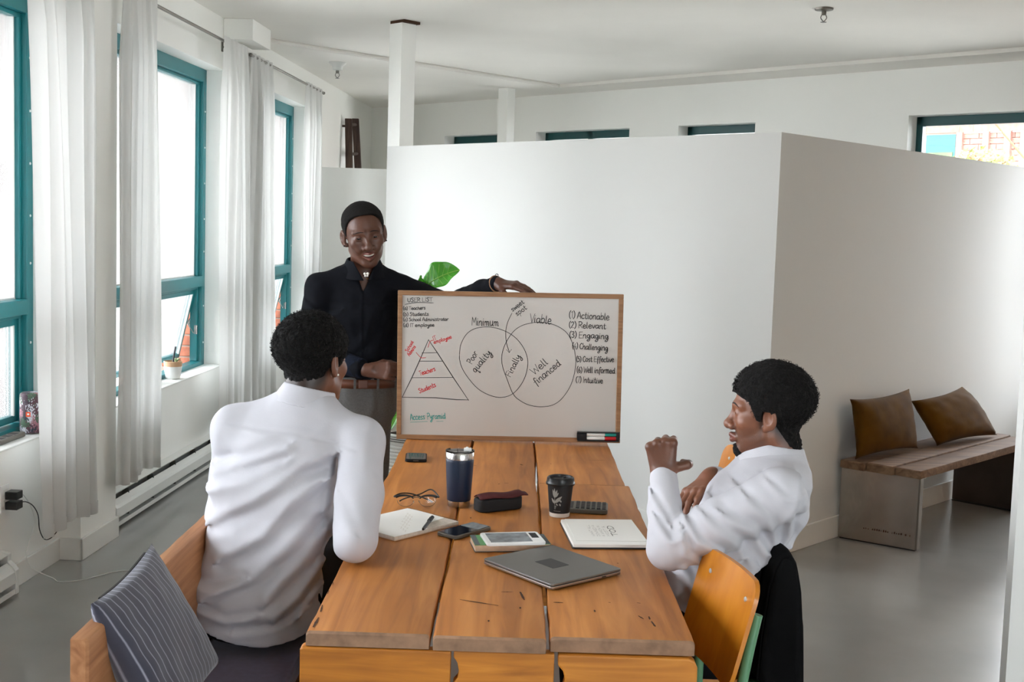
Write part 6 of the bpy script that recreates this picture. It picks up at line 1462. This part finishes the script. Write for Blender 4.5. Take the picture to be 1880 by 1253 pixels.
bm = bmesh.new(); tube(bm, [tuple(c_+wv*(.010+.012*math.cos(a))+u_*(.030+.010*math.sin(a))) for a in [PI*i/8 for i in range(9)]], .0016, 5); obj('band_loop', bm, MAT['case_black'], p1)

# ================================================================== PERSON 2: seated on the pew, seen from behind
p2 = thing('person', 'person in a white shirt seated on the pew, seen from behind, elbow on the table', 'person', (-.68, 3.25, .47))
lat2, fwd2 = V3(.985, -.12, .02), V3(.12, .97, .1)
H2 = Head((-.552, 3.240, 1.258), (.50, .86, -.05), (.03, .16, 1), 1.0)
st2 = [((-.700, 3.215, .54), .158, .125), ((-.688, 3.20, .64), .152, .118), ((-.650, 3.19, .80), .150, .112), ((-.638, 3.185, .93), .158, .118), ((-.605, 3.19, 1.04), .150, .108), ((-.565, 3.195, 1.13), .075, .070)]
A = dict(ls=V3(-.762, 3.205, 1.066), le=V3(-.795, 3.27, .80), lw=V3(-.66, 3.46, .665), rs=V3(-.410, 3.165, 1.050), re=V3(-.393, 2.985, .826), rw=V3(-.436, 3.195, .812))
F = Field((-.90, 2.90, .05), (-.30, 3.75, 1.43), .010, (((-.69, -.43, .0028),), ((3.10, 3.38, .0028),), ((1.10, 1.42, .0028),)))
F.loft([(c, a-.014, b-.014) for c, a, b in st2], lat2, fwd2)
limb(F, (V3(-.575, 3.195, 1.10), V3(-.565, 3.215, 1.21)), (.062, .054), .03)
for a, b, c in (('ls', 'le', 'lw'), ('rs', 're', 'rw')): limb(F, (V3(-.59, 3.19, 1.08), A[a]), (.045, .045), .03); limb(F, (A[a], A[b], A[c]), (.046, .036, .026), .02)
L2 = [(V3(-.785, 3.24, .575), V3(-.775, 3.62, .575), V3(-.77, 3.66, .10)), (V3(-.60, 3.24, .575), V3(-.56, 3.63, .575), V3(-.56, 3.68, .10))]
for h, k_, a in L2: limb(F, (h, k_, a), (.075, .052, .036), .03); limb(F, (a+V3(0, -.02, -.05), a+V3(0, .13, -.055)), (.034, .028), .02)
H2.put(F)
hand(F, A['rw'], (-.12, .98, -.05), (.1, .05, .98), -1, [(.15, .2, .15)]*4, .6); hand(F, A['lw'], (.75, .62, -.12), (.1, .1, .98), 1, [(.4, .4, .3)]*4, .4)
co, Q = F.mesh('body'); np_mesh('body', co, Q, MAT['skin'], p2, skin_colors(co, H2, (112, 70, 50), (120, 66, 58), None, LINE_A))
def curl_thick(tmax, zlo, zhi):
    return lambda x, y, z: .003+tmax*np.clip((z-zlo)/(zhi-zlo), 0, 1)**1.1
H2.hair(MAT['hair'], p2, LINE_A, curl_thick(.016, -.055, .040), .0016, .0048, 105, k=.004)
H2.eyes(p2)
bm = bmesh.new(); bmesh.ops.create_uvsphere(bm, u_segments=10, v_segments=8, radius=.0032); bmesh.ops.translate(bm, vec=(.0835, .0, -.0375), verts=bm.verts); H2.bm_part('ear_stud', bm, MAT['pearl'], p2, smooth=True)
# tight curls standing off the scalp
def curls(H, parent, n, seed, zmin, thick, r0=.0085, m='hair'):
    rnd = random.Random(seed); bm = bmesh.new(); k = 0; tries = 0
    while k < n and tries < n*6:
        tries += 1; d = Vector((rnd.gauss(0, 1), rnd.gauss(0, 1), rnd.gauss(0, 1))).normalized(); p = Vector((0, -.018, .034))+Vector((d.x*.0755*H.wide, d.y*.095, d.z*.0835))
        if p.z < np.interp(p.y, LINE_A[0], LINE_A[1])+zmin: continue
        t = float(thick(p.x, p.y, p.z)); q = p+d*(t+.001); s = d.orthogonal().normalized(); b = d.cross(s); ph = rnd.uniform(0, 6.3); rr_ = rnd.uniform(.0020, .0036); L = rnd.uniform(.004, .009)*min(1, t/.012); pts = []
        for i in range(8):
            a = ph+i*1.15; pts.append(q-d*.004+d*L*1.25*i/7+(s*math.cos(a)+b*math.sin(a))*rr_*(.4+.6*i/7))
        tube(bm, pts, .0009, 3, radii=[.0012-.0008*i/7 for i in range(8)]); k += 1
    o = H.bm_part('hair_curls', bm, MAT[m], parent); o['kind'] = 'stuff'; return o
curls(H2, p2, 2600, 5, .006, curl_thick(.016, -.055, .040))
# shirt
F = Field((-.92, 2.88, .46), (-.31, 3.50, 1.26), .0052)
F.loft([((-.698, 3.20, .525), .178, .152), ((-.694, 3.195, .62), .176, .142), ((-.655, 3.185, .80), .166, .126), ((-.640, 3.18, .93), .170, .132), ((-.605, 3.19, 1.04), .158, .118), ((-.567, 3.195, 1.135), .080, .075)], lat2, fwd2, .04)
for a in ('ls', 'rs'): limb(F, (V3(-.578, 3.195, 1.122), A[a]+V3(0, 0, .004)), (.064, .055), .045)
limb(F, (A['ls'], A['le'], A['le']*.2+A['lw']*.8), (.060, .055, .042), .035)
def crease2(lines, A_, w): return lambda x, y, z: None
limb(F, (A['rs'], A['rs']*.45+A['re']*.55, A['re']), (.068, .064, .057), .016); limb(F, (A['re'], A['re']*.1+A['rw']*.9), (.055, .042), .015)
sl = tuple(slice(0, n) for n in F.D.shape); x, y, z = F.xyz(sl)
F.D += (.0050*vnoise(x*9+z*5, y*9, z*7-x*5)+.0018*vnoise(x*30+z*12, y*30, z*22-x*12)).astype(f4)
FL = [([(-.485, 1.015), (-.55, .98), (-.66, .90), (-.80, .82)], 1.0, 1.1), ([(-.495, .945), (-.56, .895), (-.64, .80), (-.76, .73)], 1.1, 1.1), ([(-.505, .855), (-.57, .77), (-.66, .69), (-.80, .62)], 1.1, 1.2), ([(-.48, .82), (-.545, .72), (-.62, .64)], 1.0, 1.1), ([(-.50, .70), (-.55, .63), (-.60, .585)], 1.3, .9), ([(-.485, .66), (-.54, .595)], 1.2, .8), ([(-.80, .98), (-.70, 1.01), (-.60, 1.05)], .8, .9), ([(-.82, .92), (-.70, .965), (-.60, 1.01)], .7, .9), ([(-.86, .66), (-.78, .66), (-.70, .69)], 1.0, .8), ([(-.84, .60), (-.74, .58), (-.66, .60)], .8, .7), ([(-.72, .545), (-.62, .56), (-.54, .60)], .7, .8), ([(-.475, .99), (-.482, .88), (-.478, .80)], .8, .6), ([(-.44, .93), (-.39, .86)], .35, 1), ([(-.76, 1.085), (-.57, 1.075), (-.42, 1.04)], .30, .35)]
F.D += np.where(y < 3.2, fold_field(x, z, FL, .0115, .019), 0)
hem = .505+.55*np.abs(x+.655)**1.6+.10*np.clip(y-3.1, 0, 1); F.D = np.maximum(F.D, hem-z).astype(f4)
F.add(lambda x, y, z: d_cap(x, y, z, V3(-.575, 3.20, 1.10), V3(-.555, 3.24, 1.30), .060, .062), (-.66, 3.1, 1.03), (-.48, 3.32, 1.38), .004, 's')
G = Field((-.70, 3.08, 1.08), (-.43, 3.35, 1.24), .0026); collar(G, (-.562, 3.216, 1.172), (.20, .14, 1), .0665, .0695, lat2, -.040, .014, .45, .0036, (PI/2, .012, .8), 0); cl, CQ = G.mesh('collar'); np_mesh('collar', relax(cl, CQ, 2), CQ, MAT['shirt'], p2)
co, Q = F.mesh('shirt'); np_mesh('shirt', relax(co, Q, 1), Q, MAT['shirt'], p2)
F = Field((-.92, 3.05, .03), (-.44, 3.80, .72), .009); F.loft([((-.700, 3.215, .545), .168, .128), ((-.69, 3.205, .66), .158, .12)], lat2, fwd2, .03)
for h, k_, a in L2: limb(F, (h, k_, a), (.095, .075, .06), .03)
F.D = np.maximum(F.D, F.xyz(tuple(slice(0, n) for n in F.D.shape))[2]-.68).astype(f4); z_ = F.xyz(tuple(slice(0, n) for n in F.D.shape)); F.D = np.maximum(F.D, np.where(z_[1] < 3.55, .476-z_[2], -1)).astype(f4)
co, Q = F.mesh('trousers'); np_mesh('trousers', relax(co, Q), Q, MAT['black_trouser'], p2)
for h, k_, a in L2:
    F = Field(a+V3(-.07, -.08, -.12), a+V3(.07, .21, .03), .008); F.cap(a+V3(0, -.02, -.055), a+V3(0, .13, -.062), .042, .036, .02); F.cap(a+V3(0, -.01, -.03), a, .044, .044, .02); F.D = np.maximum(F.D, .004-F.xyz(tuple(slice(0, n) for n in F.D.shape))[2]).astype(f4); co, Q = F.mesh('shoe'); np_mesh('shoe', co, Q, MAT['black_cloth'], p2)

# ================================================================== PERSON 3: seated on the right, in profile
p3 = thing('person', 'person with goatee and white shirt seated in profile at the right, one hand raised', 'person', (.60, 3.17, .457))
fwd3, lat3 = V3(-.975, .20, 0), V3(.20, .975, 0)
H3 = Head((.694, 3.185, 1.163), (-.955, .27, -.075), (-.02, 0, 1), 1.0, squint=.55)
A3 = dict(ls=V3(.700, 3.005, .975), le=V3(.412, 2.995, .828), lw=V3(.412, 3.130, .985), rs=V3(.715, 3.355, .985), re=V3(.735, 3.50, .84), rw=V3(.575, 3.335, .945))
st3 = [((.585, 3.17, .56), .155, .135), ((.600, 3.17, .70), .145, .125), ((.635, 3.175, .82), .150, .122), ((.680, 3.18, .93), .158, .122), ((.715, 3.185, .995), .135, .092), ((.725, 3.185, 1.045), .07, .068)]
F = Field((.14, 2.90, .05), (.86, 3.66, 1.30), .010, (((.56, .82, .0028), (.34, .50, .0034), (.44, .60, .0036)), ((3.05, 3.31, .0028), (3.10, 3.36, .0034)), ((1.0, 1.28, .0028), (.86, 1.10, .0034))))
F.loft([(c, a-.014, b-.014) for c, a, b in st3], lat3, fwd3)
limb(F, (V3(.728, 3.185, 1.01), V3(.712, 3.185, 1.085)), (.060, .055), .03)
for a, b, c in (('ls', 'le', 'lw'), ('rs', 're', 'rw')): limb(F, (V3(.72, 3.18, .995), A3[a]), (.042, .042), .03); limb(F, (A3[a], A3[b], A3[c]), (.046, .036, .026), .02)
L3 = [(V3(.56, 3.08, .545), V3(.22, 3.05, .55), V3(.24, 3.06, .10)), (V3(.56, 3.27, .545), V3(.22, 3.30, .55), V3(.24, 3.30, .10))]
for h, k_, a in L3: limb(F, (h, k_, a), (.075, .052, .036), .03); limb(F, (a+V3(.02, 0, -.05), a+V3(-.13, 0, -.055)), (.034, .028), .02)
H3.put(F)
hand(F, A3['lw'], (-.10, .05, .99), (-.18, -.96, .16), 1, [(1.50, 1.3, .8), (1.52, 1.4, .8), (1.55, 1.4, .8), (1.60, 1.0, .4)], .6, ((.88, .10, -.30), (.10, -.10, -1.0), (-.6, .1, -.8)), 1.08)
hand(F, A3['rw'], (-.62, -.62, -.36), (-.35, -.1, .93), 1, [(.25, .3, .2)]*4, .5, None, 1.0)
co, Q = F.mesh('body'); np_mesh('body', co, Q, MAT['skin'], p3, skin_colors(co, H3, (122, 76, 54), (112, 62, 56), True, LINE_A))
LINE_B = (LINE_A[0], [-.112, -.112, -.110, -.088, -.056]+LINE_A[1][5:])
H3.hair(MAT['hair'], p3, LINE_B, lambda x, y, z: (.0025+.019*np.clip((z+.055)/.085, 0, 1)**.9*np.clip((.112-y)/.05, .55, 1)), .0016, .0040, 90, k=.006)
H3.eyes(p3)
curls(H3, p3, 1800, 8, .012, lambda x, y, z: 0.0025+.019*float(np.clip((z+.055)/.085, 0, 1)**.9*np.clip((.112-y)/.05, .55, 1)))
def beard(H, parent):
    c = H.glob((0, .05, -.085)); F = Field(c-.09, c+.09, .0022); x, y, z = H.loc(*F.xyz(tuple(slice(0, n) for n in F.D.shape))); b = H.ev(x, y, z, True)
    nz = vnoise(x*180, y*180, z*180); d = b-.007*np.clip(1-np.abs(x)/.05, 0, 1)-.0014*nz; mk = d_ell(x, y, z, (0, .070, -.112), (.034, .046, .027)); d = smax(d, mk, .006); d = smax(d, -(b+.002), 0); F.D[:] = d*H.s
    co, Q = F.mesh('beard'); np_mesh('beard', co, Q, MAT['hair'], parent)
beard(H3, p3)
# shirt
F = Field((.30, 2.86, .46), (.92, 3.62, 1.16), .0052)
F.loft([((.575, 3.165, .615), .165, .140), ((.590, 3.165, .72), .172, .160), ((.628, 3.175, .82), .172, .142), ((.682, 3.18, .92), .178, .138), ((.715, 3.185, .99), .150, .104), ((.727, 3.185, 1.045), .078, .074)], lat3, fwd3, .04)
for a in ('ls', 'rs'): limb(F, (V3(.722, 3.18, .998), A3[a]), (.056, .056), .04)
m_ = A3['ls']*.45+A3['le']*.55
limb(F, (A3['ls'], m_, A3['le']+V3(.01, 0, .004)), (.074, .066, .056), .016); limb(F, (A3['le'], A3['le']*.45+A3['lw']*.55, A3['le']*.12+A3['lw']*.88), (.052, .045, .038), .012); limb(F, (A3['le']*.28+A3['lw']*.72, A3['le']*.02+A3['lw']*.98), (.0385, .0355), .003)
limb(F, (A3['rs'], A3['re'], A3['re']*.08+A3['rw']*.92), (.064, .052, .037), .02)
sl = tuple(slice(0, n) for n in F.D.shape); x, y, z = F.xyz(sl)
F.D += (.0045*vnoise(x*10+z*5, y*9, z*9-x*6)+.0018*vnoise(x*34+z*14, y*30, z*30-x*14)).astype(f4)
FL = [([(.745, 1.01), (.735, .95), (.70, .90), (.70, .83)], .9, .9), ([(.61, .975), (.66, .93), (.70, .86)], .8, 1), ([(.55, .935), (.63, .90), (.675, .83)], 1.1, 1), ([(.505, .925), (.58, .87), (.64, .80)], .8, 1), ([(.46, .905), (.485, .87), (.54, .84)], 1, .8), ([(.445, .885), (.46, .83), (.50, .80)], 1.1, .8), ([(.385, .90), (.415, .865), (.435, .88)], 1, .7), ([(.38, .95), (.41, .90)], .7, .7), ([(.60, .80), (.55, .77), (.46, .78)], .9, .8), ([(.47, .77), (.50, .70), (.56, .64)], .9, 1), ([(.53, .78), (.56, .72)], .9, .8), ([(.76, .98), (.80, .90), (.76, .83)], .8, 1), ([(.73, .92), (.745, .86), (.72, .82)], 1.2, .7), ([(.665, 1.015), (.70, .985), (.74, .99)], .5, .6)]
F.D += np.where(y < 3.17, fold_field(x, z, FL, .0105, .017), 0)
hem = np.interp(x.ravel(), [.40, .46, .52, .585, .64, .70, .78, .86], [.66, .645, .62, .655, .765, .808, .822, .83]).reshape(x.shape); F.D = np.maximum(F.D, hem-z).astype(f4)
F.add(lambda x, y, z: d_cap(x, y, z, V3(.728, 3.185, 1.0), V3(.70, 3.185, 1.13), .061, .062), (.60, 3.08, .93), (.82, 3.29, 1.2), .004, 's')
G = Field((.58, 3.04, .98), (.87, 3.33, 1.13), .0026); collar(G, (.722, 3.185, 1.058), (.14, 0, 1), .0665, .0685, lat3, -.040, .020, .50, .0036, (PI/2, .014, .8), 0); cl, CQ = G.mesh('collar'); np_mesh('collar', relax(cl, CQ, 2), CQ, MAT['shirt'], p3)
co, Q = F.mesh('shirt'); np_mesh('shirt', relax(co, Q, 1), Q, MAT['shirt'], p3)
F = Field((.10, 2.93, .03), (.80, 3.45, .84), .009); F.loft([((.585, 3.17, .56), .170, .150), ((.600, 3.17, .70), .152, .134), ((.636, 3.175, .80), .150, .125)], lat3, fwd3, .03)
for h, k_, a in L3: limb(F, (h, k_, a), (.092, .075, .06), .03)
z_ = F.xyz(tuple(slice(0, n) for n in F.D.shape)); F.D = np.maximum(F.D, np.maximum(z_[2]-.80, np.where(z_[0] > .36, .462-z_[2], -1))).astype(f4)
co, Q = F.mesh('trousers'); np_mesh('trousers', relax(co, Q), Q, MAT['black_trouser'], p3)
for h, k_, a in L3:
    F = Field(a+V3(-.21, -.07, -.12), a+V3(.08, .07, .03), .008); F.cap(a+V3(.02, 0, -.055), a+V3(-.13, 0, -.062), .042, .036, .02); F.cap(a+V3(.01, 0, -.03), a, .044, .044, .02); F.D = np.maximum(F.D, .004-F.xyz(tuple(slice(0, n) for n in F.D.shape))[2]).astype(f4); co, Q = F.mesh('shoe'); np_mesh('shoe', co, Q, MAT['black_cloth'], p3)
